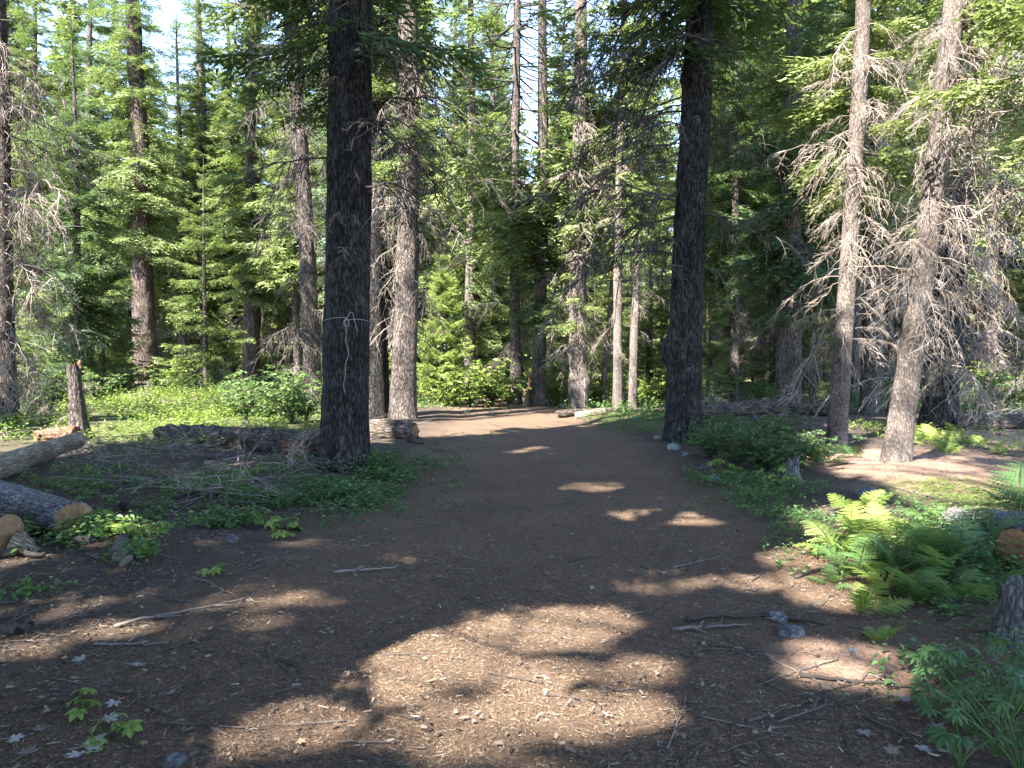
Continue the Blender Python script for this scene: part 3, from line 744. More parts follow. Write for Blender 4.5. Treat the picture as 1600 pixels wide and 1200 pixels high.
# boughs added until the crowns shade the track outside the sun patches
cxs = GX0 + (np.arange(GNX) + .5) * CELL; cys = GY0 + (np.arange(GNY) + .5) * CELL
CXX, CYY = np.meshgrid(cxs, cys, indexing='ij')
want = np.ones_like(cover, bool)
for (zx, zy, rx, ry) in LIT: want &= np.hypot((CXX - zx) / (rx + .06), (CYY - zy) / (ry + .06)) > 1
rl = np.abs(-(CXX - treeR[3][0]) * SUN_H[1] + (CYY - treeR[3][1]) * SUN_H[0])
want &= (CYY < 14.5) | ((rl < .9) & (CXX > treeR[3][0] - .5))
want &= ~((CXX < -3.2) & (CYY > 12.2)) & (CXX < .75 * CYY + 1) & (CXX > -.75 * CYY - 1)
rng = np.random.default_rng(9)
for it in range(9000):
    todo = np.argwhere(want & (cover < 3))
    if not len(todo): break
    a, b = todo[rng.integers(len(todo))]
    P = np.array([cxs[a], cys[b], 0.]) + TOSUN / TOSUN[2] * rng.uniform(8, 19)
    best = [q for q in SH if q[2] > P[2] + 1.5]
    dd = [math.hypot(P[0] - q[0] - float(q[3](P[2])[0]), P[1] - q[1] - float(q[3](P[2])[1])) for q in best]
    o_ = np.argsort(dd)[:3]; q = best[o_[rng.integers(len(o_))]]
    bx, by = (float(v) for v in q[3](P[2])); vx, vy = P[0] - q[0] - bx, P[1] - q[1] - by; dist = math.hypot(vx, vy)
    if dist < .5 or dist > 4.2: continue
    az = math.atan2(vy, vx); l = min(dist * rng.uniform(1.05, 1.4), 4.4); pit = rng.normal() * .1; z = P[2] + .12 * l - math.tan(pit) * dist
    for l_ in (l, dist * 1.08):
        S = np.array([q[0] + bx, q[1] + by, z]) + (rot_to(az, pit) @ (BSAMP * l_).T).T
        px, py, dp = project(S)
        if ((px > -80) & (px < 1680) & (py > -90) & (dp > 0)).any(): continue
        q[4].append((z, az, pit, l_)); mark(S); break
print('UNSHADED', int((want & (cover < 1)).sum()), 'of', int(want.sum()))
for i, (x, y, H, ax, kept, root) in enumerate(SH):
    cm = crown_mesh('crown', np.random.default_rng(250 + i), kept, 3, 'fir_mid', lambda q: tuple(float(v) for v in ax(q)), np.array(root.location), True)
    if cm: obj('crown' if i < len(SHADE) else 'added_shade_crown', cm, root)  # extra boughs on treeA and treeR are added only to cast shade

# ------------------------------------------------------------------ the wood behind
FAR = []
for i in range(8):
    rng = np.random.default_rng(300 + i)
    H = rng.uniform(20, 30); fm = ['fir_mid', 'fir_light', 'fir_blue', 'fir_mid', 'fir_light', 'fir_light', 'fir_mid', 'fir_light'][i]
    me, ax = trunk_mesh('trunk', rng, rng.uniform(.18, .32), H, (rng.normal() * .01, 0), M['bark_far' if i % 3 else 'bark_brown'], 0, wig=.08)
    bs = crown_boughs(rng, [5, 3, 6, 5.5, 2.5, 4, 6.5, 5][i], H, rng.uniform(2.6, 3.6), 7.5, droop0=.4, drop=.12)
    z0_ = [5, 3, 6, 5.5, 2.5, 4, 6.5, 5][i]
    bare = [(rng.uniform(1.2, z0_ + 4), rng.uniform(0, 6.28), rng.uniform(-.5, .1), rng.uniform(.8, 2.2)) for _ in range(8 + 2 * int(z0_))]
    cm = crown_mesh('crown', rng, bs, 1, fm, lambda q: tuple(float(v) for v in ax(q)), bare=bare)
    FAR.append((me, cm))
YOUNG = []
for i in range(4):
    rng = np.random.default_rng(340 + i); H = [3.2, 4.5, 6.5, 9.0][i]
    me, ax = trunk_mesh('trunk', rng, .03 + .008 * H, H, (0, 0), M['bark_brown'], 0, wig=.02)
    bs = crown_boughs(rng, .3, H, .35 + .16 * H, 6, droop0=.1, drop=.12)
    cm = crown_mesh('crown', rng, bs, 1, ['fir_light', 'fir_light', 'fir_light', 'fir_mid'][i], lambda q: tuple(float(v) for v in ax(q)))
    YOUNG.append((me, cm))
taken = [(t[3][0], t[3][1], 1.4) for t in TREES] + [(x, y, 2) for x, y, *_ in SHADE]
def shades_post(x, y):
    for (px_, py_, z0, z1, r) in POSTS:
        if z1 < 3: continue
        dx, dy = x - px_, y - py_; al = dx * SUN_H[0] + dy * SUN_H[1]; pe = abs(-dx * SUN_H[1] + dy * SUN_H[0])
        if 0 < al < (20 if z1 > 13 else 16) and pe < r + 1.3: return True
    return False
def free(x, y, d):
    return all((x - a) ** 2 + (y - b) ** 2 > (d + c) ** 2 for a, b, c in taken)
rng = np.random.default_rng(77); nfar = 0; tries = 0
FARLABEL = ['mid-green fir', 'light-green fir', 'bluish fir', 'bare-legged mid-green fir', 'low-boughed light-green fir', 'broad light-green fir', 'long-stemmed fir with high crown', 'yellowish-green fir']
while nfar < 185 and tries < 12000:
    tries += 1
    y = 27 + 75 * rng.random() ** 1.25; x = rng.uniform(-1, 1) * (.74 * y + 6)
    if abs(x - track_center(min(y, 34))) < (3.2 if y < 40 else 0): continue
    pxx = CX + FPX * x / y
    if (235 < pxx < 425 and y < 46) or (640 < pxx < 740 and y < 44): continue
    if not free(x, y, 1.1) or shades_post(x, y): continue
    taken.append((x, y, 1.1)); k = int(rng.integers(8)); nfar += 1
    root = thing('fir_tree', FARLABEL[k] + ' in the wood ' + beyond(x, y), 'tree', (x, y, H1(x, y) - .1), rng.uniform(0, 6.28), 'firs of the wood behind', rng.uniform(.8, 1.15))
    obj('trunk', FAR[k][0], root); obj('crown', FAR[k][1], root)
YL = ['knee-to-head-high', 'small', 'medium', 'tall']
n = 0; tries = 0
while n < 130 and tries < 6000:
    tries += 1
    y = rng.uniform(21, 60) if n < 60 else rng.uniform(45, 105); x = rng.uniform(-1, 1) * (.72 * y + 2)
    if abs(x - track_center(min(y, 34))) < 4.5 and y < 36: continue
    if x < -3 and x > -14 and y < 33: continue
    if 650 < CX + FPX * x / y < 735 and y < 40: continue
    if not free(x, y, .5) or (shades_post(x, y) and rng.random() < .6): continue
    taken.append((x, y, .5)); k = int(rng.integers(4)); n += 1
    root = thing('young_fir', ['waist-high bushy young fir', 'man-high young fir', 'slender young fir', 'half-grown young fir'][k] + ' in the undergrowth ' + beyond(x, y), 'tree', (x, y, H1(x, y) - .03), rng.uniform(0, 6.28), 'young firs in the undergrowth', rng.uniform(.75, 1.2) * (1 if y < 45 else 1.4))
    obj('trunk', YOUNG[k][0], root); obj('crown', YOUNG[k][1], root)

for i, (px, py, k, sc) in enumerate([(815, 618, 2, 1.1), (862, 622, 1, 1.0), (876, 612, 3, 1.0), (930, 618, 2, .9), (1010, 622, 1, 1.0), (1032, 616, 2, 1.1), (745, 604, 3, 1.2), (800, 602, 3, 1.1), (1110, 618, 2, 1.0), (1090, 612, 3, .9)]):
    x, y = gp(px, py)
    root = thing('young_fir', ['', 'chest-high leafy young fir', 'slender light young fir', 'half-grown light young fir'][k] + ' filling the background ' + beyond(x, y), 'tree', (x, y, H1(x, y) - .03), i * 1.1, 'young firs at the end of the track', sc)
    obj('trunk', YOUNG[k][0], root); obj('crown', YOUNG[k][1], root)

# ------------------------------------------------------------------ leafy shrubs
def leafquads(mb, P, D, size, rng, tint, mat=0, fold=.25, aspect=.55):
    """folded leaves: two quads each, base at P, pointing along D"""
    D = D / (np.linalg.norm(D, axis=1)[:, None] + 1e-9)
    up = np.array([0, 0, 1.]) + rng.normal(size=P.shape) * .35
    S = np.cross(D, up); S /= np.linalg.norm(S, axis=1)[:, None] + 1e-9
    N = np.cross(S, D); l = (size * rng.uniform(.6, 1.3, len(P)))[:, None]
    w = l * aspect * .5
    a = P; tip = P + D * l - N * l * .12; m1 = P + D * l * .38
    for sd in (-1, 1):
        e1 = m1 + S * sd * w + N * l * fold * .4; e2 = P + D * l * .72 + S * sd * w * .72 + N * l * fold * .25
        mb.quads(np.stack([a, e1, e2, tip], 1), np.clip(tint, 0, 1), mat)

def shrub_mesh(seed, fm, nstem=16, leaves=26, size=.085, spread=.75):
    rng = np.random.default_rng(seed); mb = MB()
    for i in range(nstem):
        az = rng.uniform(0, 6.28); out = spread * rng.uniform(.2, 1); h = rng.uniform(.55, 1.0) * (1.05 - .35 * out)
        t = np.linspace(0, 1, 7)[:, None]
        P = np.hstack([math.cos(az) * out * t ** 1.3, math.sin(az) * out * t ** 1.3, h * (t * 1.35 - .35 * t * t)]) + rng.normal(size=(7, 3)) * .015 * t
        mb.tube(P, .008 * (1 - .7 * t[:, 0]), 3, .4, 1)
        for sub in range(5):
            q = rng.uniform(.12, 1); p = np.array([np.interp(q, t[:, 0], P[:, j]) for j in range(3)])
            a2 = rng.uniform(0, 6.28); l2 = rng.uniform(.12, .32); d2 = np.array([math.cos(a2), math.sin(a2), rng.uniform(-.1, .6)])
            pts = p + d2 * l2 * np.linspace(0, 1, 4)[:, None]
            mb.tube(pts, .0035, 3, .5, 1)
            m = max(3, leaves // 4); u = rng.uniform(.1, 1.05, m)[:, None]
            pp = p + d2 * l2 * u; aa = rng.uniform(0, 6.28, m)
            D = np.stack([np.cos(aa), np.sin(aa), rng.uniform(-.5, .25, m)], -1)
            leafquads(mb, pp, D, size, rng, .45 + .25 * p[2] + rng.normal(size=m) * .15)
    return mb.mesh('foliage', [M[fm], M['twig_dark']])
SHRUB = {k: [shrub_mesh(400 + 10 * j + i, m, *a) for i in range(3)] for j, (k, m, a) in enumerate([
    ('bright', 'leaf_bright', (20, 30, .10, .8)), ('green', 'leaf_green', (20, 30, .085, .8)), ('deep', 'leaf_deep', (24, 34, .085, .95))])}
def shrub(kind, px, py, hpx, label, group=None, wide=1.0, seed=0):
    x, y = gp(px, py); s = hpx * y / FPX
    root = thing('leafy_shrub', label, 'shrub', (x, y, H1(x, y) - .02), (seed * 1.7) % 6.28, group)
    o = obj('foliage', SHRUB[kind][seed % 3], root, scale=(s * wide, s * wide, s))
    return root
for i, (px, py, h) in enumerate([(660, 634, 34), (698, 636, 48), (735, 636, 78), (768, 635, 80), (795, 632, 52)]):
    shrub('bright', px, py, h, 'sunlit yellow-green bush massed at the bend of the track', 'bright bushes at the bend of the track', 1.0, i)
for i, (px, py, h) in enumerate([(868, 632, 62), (885, 628, 75), (930, 630, 70), (858, 628, 50), (1012, 632, 60), (1035, 630, 66)]):
    shrub('bright', px, py, h, 'bright bush glowing behind the slim sunlit trunks', 'bright bushes behind the sunlit trunks', .9, i + 1)
for i, (px, py, h) in enumerate([(352, 652, 62), (385, 662, 80), (420, 666, 86), (455, 668, 95), (478, 664, 80), (400, 640, 70), (440, 640, 76)]):
    shrub('green', px, py, h, 'green broad-leaved shrub growing behind the mossy fallen log', 'shrubs behind the mossy fallen log', 1.0, i)
for i, (px, py, h) in enumerate([(50, 652, 66), (80, 648, 84), (150, 640, 60), (178, 632, 55), (100, 634, 62), (20, 640, 70)]):
    shrub('green', px, py, h, 'green shrub growing around the broken snag', 'shrubs around the broken snag', 1.0, i + 2)
for i, (px, py, h) in enumerate([(1110, 722, 66), (1150, 738, 84), (1195, 742, 80), (1235, 738, 74), (1275, 728, 60), (1170, 705, 70), (1225, 702, 66), (1125, 690, 44)]):
    shrub('deep', px, py, h, 'deep green shaded shrub in the thicket at the foot of the blackish trunk', 'shrubs of the shaded thicket', 1.15, i)
for i, (px, py, h) in enumerate([(1120, 628, 70), (1180, 632, 50), (1530, 640, 60), (1575, 640, 75), (1500, 650, 44), (1090, 632, 60), (1400, 640, 55)]):
    shrub('green', px, py, h, 'loose green shrub in the undergrowth behind the dead wood', 'shrubs behind the dead wood', 1.0, i)
rng = np.random.default_rng(55)
for i in range(46):
    y = rng.uniform(27, 52); x = rng.uniform(-.72, .72) * y
    if abs(x - track_center(min(y, 34))) < 3.5 and y < 36: continue
    k = ['bright', 'green', 'green'][i % 3]
    root = thing('leafy_shrub', ('bright leafy' if k == 'bright' else 'green leafy') + ' bush under the wood ' + beyond(x, y), 'shrub', (x, y, H1(x, y) - .03), i * 1.3, 'bushes under the wood behind')
    s = rng.uniform(.8, 2.2); obj('foliage', SHRUB[k][i % 3], root, scale=(s * 1.2, s * 1.2, s))

# ------------------------------------------------------------------ logs, stumps, rocks
M['cut'] = None
def cut_mat(name, c0, c1, c2):
    m, nt, bs = newmat(name)
    tc = nt.nodes.new('ShaderNodeTexCoord'); sep = nt.nodes.new('ShaderNodeSeparateXYZ'); nt.links.new(tc.outputs['Object'], sep.inputs[0])
    r = math_(nt, 'SQRT', math_(nt, 'ADD', math_(nt, 'MULTIPLY', sep.outputs[1], sep.outputs[1]), math_(nt, 'MULTIPLY', sep.outputs[2], sep.outputs[2])), 0)
    n = noise(nt, 7, 4, .6, objvec(nt, (1, 1, 1)))
    rr = math_(nt, 'ADD', math_(nt, 'MULTIPLY', r, 480), math_(nt, 'MULTIPLY', n, 14))
    w = math_(nt, 'SINE', rr, 0)
    n9 = noise(nt, 40, 4, .7, objvec(nt, (.2, 1, 1)))
    vn = nt.nodes.new('ShaderNodeVectorMath'); vn.operation = 'NORMALIZE'; mp = nt.nodes.new('ShaderNodeMapping'); mp.inputs['Scale'].default_value = (0, 1, 1)
    nt.links.new(tc.outputs['Object'], mp.inputs[0]); nt.links.new(mp.outputs[0], vn.inputs[0]); rad = noise(nt, 9, 3, .7, vn.outputs[0])
    n = math_(nt, 'ADD', n, math_(nt, 'MULTIPLY', math_(nt, 'SUBTRACT', rad, .55), .7))
    t = math_(nt, 'ADD', math_(nt, 'MULTIPLY', w, .10), math_(nt, 'ADD', math_(nt, 'MULTIPLY', n, .6), math_(nt, 'MULTIPLY', n9, .4)))
    nt.links.new(ramp(nt, t, [(.25, c0), (.5, c1), (.8, c2)]), bs.inputs['Base Color']); bs.inputs['Roughness'].default_value = .85
    bump(nt, bs, t, .4, .004)
    return m
M['cut'] = cut_mat('cut_wood', (.035, .02, .012), (.17, .092, .046), (.30, .20, .12))
M['cut_dark'] = cut_mat('old_cut_wood', (.07, .035, .018), (.19, .095, .045), (.36, .21, .11))
M['bark_log'] = bark_mat('log_bark', (.05, .045, .045), (.17, .155, .15), (.36, .34, .33), (.13, .15, .10), (4, 14, 14))
M['bark_moss'] = bark_mat('mossy_log_bark', (.018, .013, .010), (.07, .052, .041), (.17, .135, .11), (.05, .07, .024), (2.5, 8, 8))
M['bare_wood'] = bark_mat('bare_weathered_wood', (.12, .09, .06), (.32, .255, .18), (.50, .42, .32), None, (1.0, 16, 16))
M['grey_wood'] = bark_mat('grey_weathered_wood', (.05, .046, .043), (.15, .138, .128), (.30, .28, .265), None, (16, 16, 2.5))
M['rotten'] = bark_mat('rotten_reddish_wood', (.07, .03, .016), (.24, .12, .07), (.45, .29, .2), None, (5, 12, 12))

def log(name, label, p0, p1, r0, r1, mat, cutmat, seed, lift=0.0, ragged=0.0, furrow=.08, group=None, z0=None, z1=None, bend=.03):
    """trunk lying from p0 to p1 (ground x, y); p1 is the end that shows"""
    rng = np.random.default_rng(seed)
    a = np.array([*p0, (H1(*p0) + r0 * .82 if z0 is None else z0) + lift]); b = np.array([*p1, (H1(*p1) + r1 * .82 if z1 is None else z1) + lift])
    L = np.linalg.norm(b - a); n, k = max(12, int(L / .05)), 48
    root = thing(name, label, 'log', tuple(a), 0, group)
    d = Vector(b - a); root.rotation_mode = 'QUATERNION'; root.rotation_quaternion = d.to_track_quat('X', 'Z')
    t = np.linspace(0, 1, n); th = np.arange(k) * 2 * math.pi / k
    Tt, TH = np.meshgrid(t, th, indexing='ij'); X = Tt * L; ph = rng.uniform(0, 40)
    R = r0 + (r1 - r0) * Tt
    ca, sa = np.cos(TH), np.sin(TH)
    n1 = np.abs(vnoise(X * 2.4, ca * 4 + ph, sa * 4, 21) - .5) * 2; n2 = vnoise(X * 9, ca * 9 + ph, sa * 9, 22); n3 = vnoise(X * 1.1, ca + ph, sa, 23)
    R = R * (1 + furrow * (n1 - .4) + furrow * .7 * (n2 - .5) + .2 * (n3 - .5))
    if ragged:
        e = np.clip((Tt - (1 - ragged)) / ragged, 0, 1)
        R = R * (1 - .55 * e * vnoise(ca * 2.3 + ph, sa * 2.3, e * 1.5, 24)); X = X - ragged * L * .6 * e * vnoise(ca * 3 + ph, sa * 3, 0 * X, 25)
    by = bend * np.sin(Tt * 3.1) * L * .3
    V = np.stack([X, by + R * ca, R * sa], -1).reshape(-1, 3)
    i = np.arange(n - 1)[:, None] * k; j = np.arange(k)[None]; j2 = (j + 1) % k
    Q = np.stack([i + j, i + j2, i + k + j2, i + k + j], -1).reshape(-1, 4)
    mb = MB(); mb.add(V, Q); obj('bark', mb.mesh('bark', M[mat], True), root)
    for end, row in ((0, 0), (1, n - 1)):
        mb = MB(); ring = V.reshape(n, k, 3)[row]; c = ring.mean(0)
        rr = [1.0, .93, .6, .25]; rings = [c + (ring - c) * q + np.array([(.006 if q < .95 else 0) * (1 if end else -1) + (rng.normal() * .004), 0, 0]) for q in rr]
        VV = np.vstack(rings + [c[None]]); qq = []
        for m_ in range(3):
            qq.append(np.stack([m_ * k + np.arange(k), m_ * k + (np.arange(k) + 1) % k, (m_ + 1) * k + (np.arange(k) + 1) % k, (m_ + 1) * k + np.arange(k)], -1))
        tt = np.stack([3 * k + np.arange(k), 3 * k + (np.arange(k) + 1) % k, np.full(k, 4 * k)], -1)
        mb.add(VV, np.vstack(qq), None, .5, np.concatenate([np.ones(k, int), np.zeros(2 * k, int)])); mb.add(np.zeros((0, 3)), None, tt - mb.n)
        o = obj('cut_face', mb.mesh('cut_face', [M[cutmat], M[mat]]), root)
    return root

def G(px, py): return np.array(gp(px, py))
e2 = G(116, 843); log('cut_log', 'sawn log with grey flaky bark and orange end, lying beside leafy sprouts', e2 + np.array([-2.6, 1.55]), e2, .20, .178, 'bark_log', 'cut', 501, furrow=.06)
e3 = G(12, 873); log('cut_log', 'sawn log showing a round orange end next to the pale split wedge', e3 + np.array([-1.6, .35]), e3, .175, .17, 'bark_moss', 'cut', 502)
log('bare_log', 'pale barkless log lying near the broken snag', (-5.7, 7.4), (-6.85, 11.8), .15, .13, 'bare_wood', 'bare_wood', 503, lift=.05, ragged=.05, z1=.24, furrow=.05)
log('fallen_log', 'long mossy fallen log with a whitish broken end in the clearing', (-2.55, 11.2), tuple(G(245, 694)), .23, .19, 'bark_moss', 'bare_wood', 504, ragged=.08, furrow=.3, lift=-.04)
log('fallen_log', 'dark short fallen log behind the trunk with twine', (-3.4, 14.9), tuple(G(650, 688)), .2, .19, 'bark_moss', 'cut_dark', 505, ragged=.04, furrow=.12)
log('fallen_log', 'grey mossy log on the brushwood behind the blackish trunk', tuple(G(1235, 652)), tuple(G(1090, 668)), .2, .16, 'bark_moss', 'cut_dark', 506, ragged=.08, lift=.12)
log('fallen_log', 'dark rotting log behind the dense dark fir', tuple(G(1310, 655)), tuple(G(1185, 650)), .18, .16, 'bark_moss', 'cut_dark', 507, ragged=.1)
log('fallen_log', 'blackened log lying right of the stout flared trunk', tuple(G(1600, 676)), tuple(G(1490, 676)), .17, .15, 'bark_moss', 'grey_wood', 508, ragged=.1, furrow=.16)
log('fallen_log', 'pale weathered log piece lying across the far track edge', tuple(G(945, 655)), tuple(G(898, 655)), .1, .11, 'bare_wood', 'bare_wood', 509, ragged=.1)
log('fallen_log', 'dark thin log lying before the burl tree', tuple(G(990, 648)), tuple(G(868, 652)), .10, .12, 'bark_moss', 'grey_wood', 510, ragged=.1)
er = G(1592, 911); log('cut_log', 'sawn log with dark-brown round end behind the ferns', er + np.array([1.8, .75]), er, .19, .18, 'bark_moss', 'cut_dark', 511)
log('fallen_log', 'buried sandy-grey log rising behind the ferns', tuple(G(1640, 862)), tuple(G(1470, 862)), .13, .15, 'grey_wood', 'grey_wood', 512, lift=-.06, ragged=.1)
log('fallen_log', 'rotten reddish log stub lying against the broken snag', tuple(G(120, 690)), tuple(G(52, 690)), .16, .13, 'rotten', 'rotten', 513, ragged=.3, furrow=.25)

def stump(name, label, px, py, hpx, wpx, mat, topmat, seed, flare=.5, ragged=.12, lean=(0, 0), hollow=0.0, cat='stump'):
    rng = np.random.default_rng(seed); x, y = gp(px, py); h = hpx * y / FPX; r = wpx * y / FPX / 2
    root = thing(name, label, cat, (x, y, H1(x, y)), 0)
    k, n = 48, 30; t = np.linspace(-.12, 1, n); th = np.arange(k) * 2 * math.pi / k
    Tt, TH = np.meshgrid(t, th, indexing='ij'); ca, sa = np.cos(TH), np.sin(TH)
    R = r * (1 + flare * np.exp(-np.clip(Tt, 0, 1) * 4) * (1 + .5 * np.sin(TH * 3 + seed) * np.sin(TH * 2)))
    R = R * (1 + .16 * (np.abs(vnoise(ca * 4, sa * 4, Tt * h * 3 + seed, 31) - .5) * 2 - .4) + .1 * (vnoise(ca * 9, sa * 9, Tt * h * 8, 32) - .5))
    top = 1 + ragged / max(h, .05) * (vnoise(ca * 3 + seed, sa * 3, 0 * Tt, 33) - .5) * 2 * np.clip(Tt, 0, 1)
    Z = Tt * h * top
    V = np.stack([R * ca + lean[0] * Z, R * sa + lean[1] * Z, Z], -1)
    i = np.arange(n - 1)[:, None] * k; j = np.arange(k)[None]; j2 = (j + 1) % k
    mb = MB(); mb.add(V.reshape(-1, 3), np.stack([i + j, i + j2, i + k + j2, i + k + j], -1).reshape(-1, 4))
    obj('stem', mb.mesh('stem', M[mat], True), root)
    ring = V[-1]; c = ring.mean(0); mb = MB(); rings = [ring, c + (ring - c) * .82 + [0, 0, .004 - hollow * .3], c + (ring - c) * .4 + np.array([0, 0, -hollow]), ]
    VV = np.vstack(rings + [c[None] + [0, 0, -hollow]]); aj = np.arange(k); bj = (aj + 1) % k
    mb.add(VV, np.vstack([np.stack([m_ * k + aj, m_ * k + bj, (m_ + 1) * k + bj, (m_ + 1) * k + aj], -1) for m_ in range(2)]), np.stack([2 * k + aj, 2 * k + bj, np.full(k, 3 * k)], -1))
    obj('broken_top', mb.mesh('broken_top', M[topmat]), root)
    return root
sn = stump('snag', 'broken upright snag with a splintered pale top beside the rotten log stub', 124, 688, 115, 19, 'bark_brown', 'rotten', 521, flare=1.0, ragged=.16, lean=(-.06, 0), cat='snag')
add_dead(sn, np.random.default_rng(5), lambda z: (-.06 * z, 0), .1, 7, .3, 1.2, .2, .5, DD)
stump('stump', 'grey weathered stump with a hollow side below the ferns', 1592, 1003, 84, 62, 'grey_wood', 'grey_wood', 522, flare=.7, ragged=.07, lean=(.1, .1), hollow=.05)
stump('stump', 'pale squat stump between the two shaded trunks at the bend', 823, 633, 24, 13, 'bare_wood', 'cut', 523, flare=.2, ragged=.04)
stump('stump', 'reddish broken stump behind the pale squat one', 830, 629, 38, 9, 'rotten', 'rotten', 524, flare=.2, ragged=.2)
stump('stump', 'little dark sawn block sitting beside the burl tree', 878, 638, 8, 10, 'bark_brown', 'cut', 525, flare=.05, ragged=.01)
stump('stump', 'pale narrow split stake of wood beside the pale stumps', 794, 631, 28, 5, 'bare_wood', 'bare_wood', 526, flare=.05, ragged=.1)
stump('stump', 'stubby grey stump at the edge of the shaded thicket', 1238, 757, 32, 20, 'grey_wood', 'grey_wood', 527, flare=.5, ragged=.08)
stump('stump', 'low reddish stump among brushwood behind the dark fir', 1262, 640, 9, 34, 'rotten', 'rotten', 528, flare=.4, ragged=.1)
x, y = gp(910, 640); mb = MB(); mb.tube([(0, 0, -.15), (.004, 0, .5), (0, 0, 1.03)], [.03, .03, .026], 8, .5, 0, True)
stk = thing('stake', 'thin grey stake driven in before the burl tree', 'stake', (x - .02, y - .9, H1(x, y - .9)))
obj('post', mb.mesh('post', M['grey_wood']), stk)

# twine on the big trunk
axA, rA, posA = treeA[1], treeA[2], treeA[3]
def onA(z, th, off=.035):
    cx, cy = axA(z); rr = rA * 1.06 * (1 - z / 30.6) ** .7 * 1.03 + off
    return np.array([posA[0] + float(cx) + rr * math.cos(th), posA[1] + float(cy) + rr * math.sin(th), posA[2] + z])
mb = MB(); TW = 2.02
mb.tube([onA(TW + .02 * math.sin(a * 3), a) for a in np.linspace(-math.pi * 1.02 - .35, -math.pi / 2 + .25, 20)], .0045, 5, .5)
mb.tube([onA(TW - .01 + .012 * math.sin(a * 5), a) for a in np.linspace(-math.pi / 2 + .2, math.pi * .9, 26)], .0045, 5, .5)
kth = -math.pi / 2 + .22
zs = np.linspace(TW, 1.06, 26)
mb.tube([onA(z, kth + .05 * math.sin(z * 9) + .03 * math.sin(z * 21), .05) for z in zs], .0045, 5, .5)
mb.tube([onA(TW + .09 * math.sin(u * 3.1) - .12 * max(0, u - .6), kth + .28 * u, .06) for u in np.linspace(0, 1.35, 14)], .0045, 5, .5)
mb.tube([onA(TW - .05 + .05 * math.cos(u), kth - .02 + .09 * math.sin(u), .055) for u in np.linspace(0, 9, 30)], .0065, 5, .5)
tw = tag(obj('twine', mb.mesh('twine', tint_mat('white_twine', [(0, (.13, .13, .12)), (1, (.32, .31, .29))]))), 'white twine knotted round the big dark trunk with a hanging tail', 'twine')

def rock(label, px, py, wpx, mat, seed, flat=.6, group=None):
    rng = np.random.default_rng(seed); x, y = gp(px, py); s = wpx * y / FPX / 2
    n, k = 13, 20; ph = np.linspace(0, math.pi, n); th = np.arange(k) * 2 * math.pi / k
    PH, TH = np.meshgrid(ph, th, indexing='ij')
    D = np.stack([np.sin(PH) * np.cos(TH), np.sin(PH) * np.sin(TH), np.cos(PH)], -1)
    R = .75 + .5 * vnoise(D[..., 0] * 1.7 + seed, D[..., 1] * 1.7, D[..., 2] * 1.7, 41) + .16 * vnoise(D[..., 0] * 5 + seed, D[..., 1] * 5, D[..., 2] * 5, 42)
    V = D * R[..., None]; V = np.round(V * 3.2) / 3.2 * .35 + V * .65
    V = V * s * np.array([1.1, .8, flat])
    i = np.arange(n - 1)[:, None] * k; j = np.arange(k)[None]; j2 = (j + 1) % k
    mb = MB(); mb.add(V.reshape(-1, 3), np.stack([i + j, i + k + j, i + k + j2, i + j2], -1).reshape(-1, 4))
    o = obj('rock', mb.mesh('rock', M[mat]), None, (x, y, H1(x, y) + s * flat * .12), (0, 0, rng.uniform(0, 6)))
    return tag(o, label, 'rock', group)
M['rock'] = bark_mat('pale_rock', (.10, .10, .10), (.21, .21, .207), (.33, .327, .315), None, (5, 5, 5))
M['rock_grey'] = bark_mat('grey_rock', (.07, .07, .072), (.15, .15, .152), (.25, .25, .25), (.2, .22, .15), (5, 5, 5))
for i, (l, px, py, w, m) in enumerate([
    ('white rounded rock at the foot of the blackish trunk', 1028, 688, 15, 'rock'),
    ('long pale rock in the line of stones along the track edge', 1052, 708, 22, 'rock'),
    ('low grey rock beside the long pale one at the track edge', 1072, 718, 18, 'rock_grey'),
    ('flat pale rock where the shaded thicket meets the track', 1115, 752, 22, 'rock'),
    ('small grey stone just before the flat pale rock', 1098, 736, 12, 'rock_grey'),
    ('bluish-grey stone lying by the dark stick on the track edge', 1236, 990, 40, 'rock_grey'),
    ('whitish stone touching the bluish-grey one', 1216, 966, 30, 'rock'),
    ('small white stone in the sunny patch below the ferns', 1332, 1017, 16, 'rock'),
    ('pointed grey stone where red needles begin', 1358, 782, 34, 'rock_grey'),
    ('pale stone glimpsed inside the fern clump', 1412, 850, 36, 'rock'),
    ('grey stone on duff left of the track', 362, 852, 22, 'rock_grey'),
    ('dark rounded stone half sunk in the track', 272, 1196, 34, 'rock_grey'),
    ('grey stone below the deep-green palmate plants', 1596, 1160, 26, 'rock_grey'),
    ('mossy grey boulder at the far track edge', 998, 664, 16, 'rock_grey'),
    ('pale boulder by the sunlit far track edge', 985, 662, 10, 'rock'),
    ('low grey stone behind the blackish trunk', 1104, 660, 16, 'rock_grey')]):
    rock(l, px, py, w, m, 600 + i)

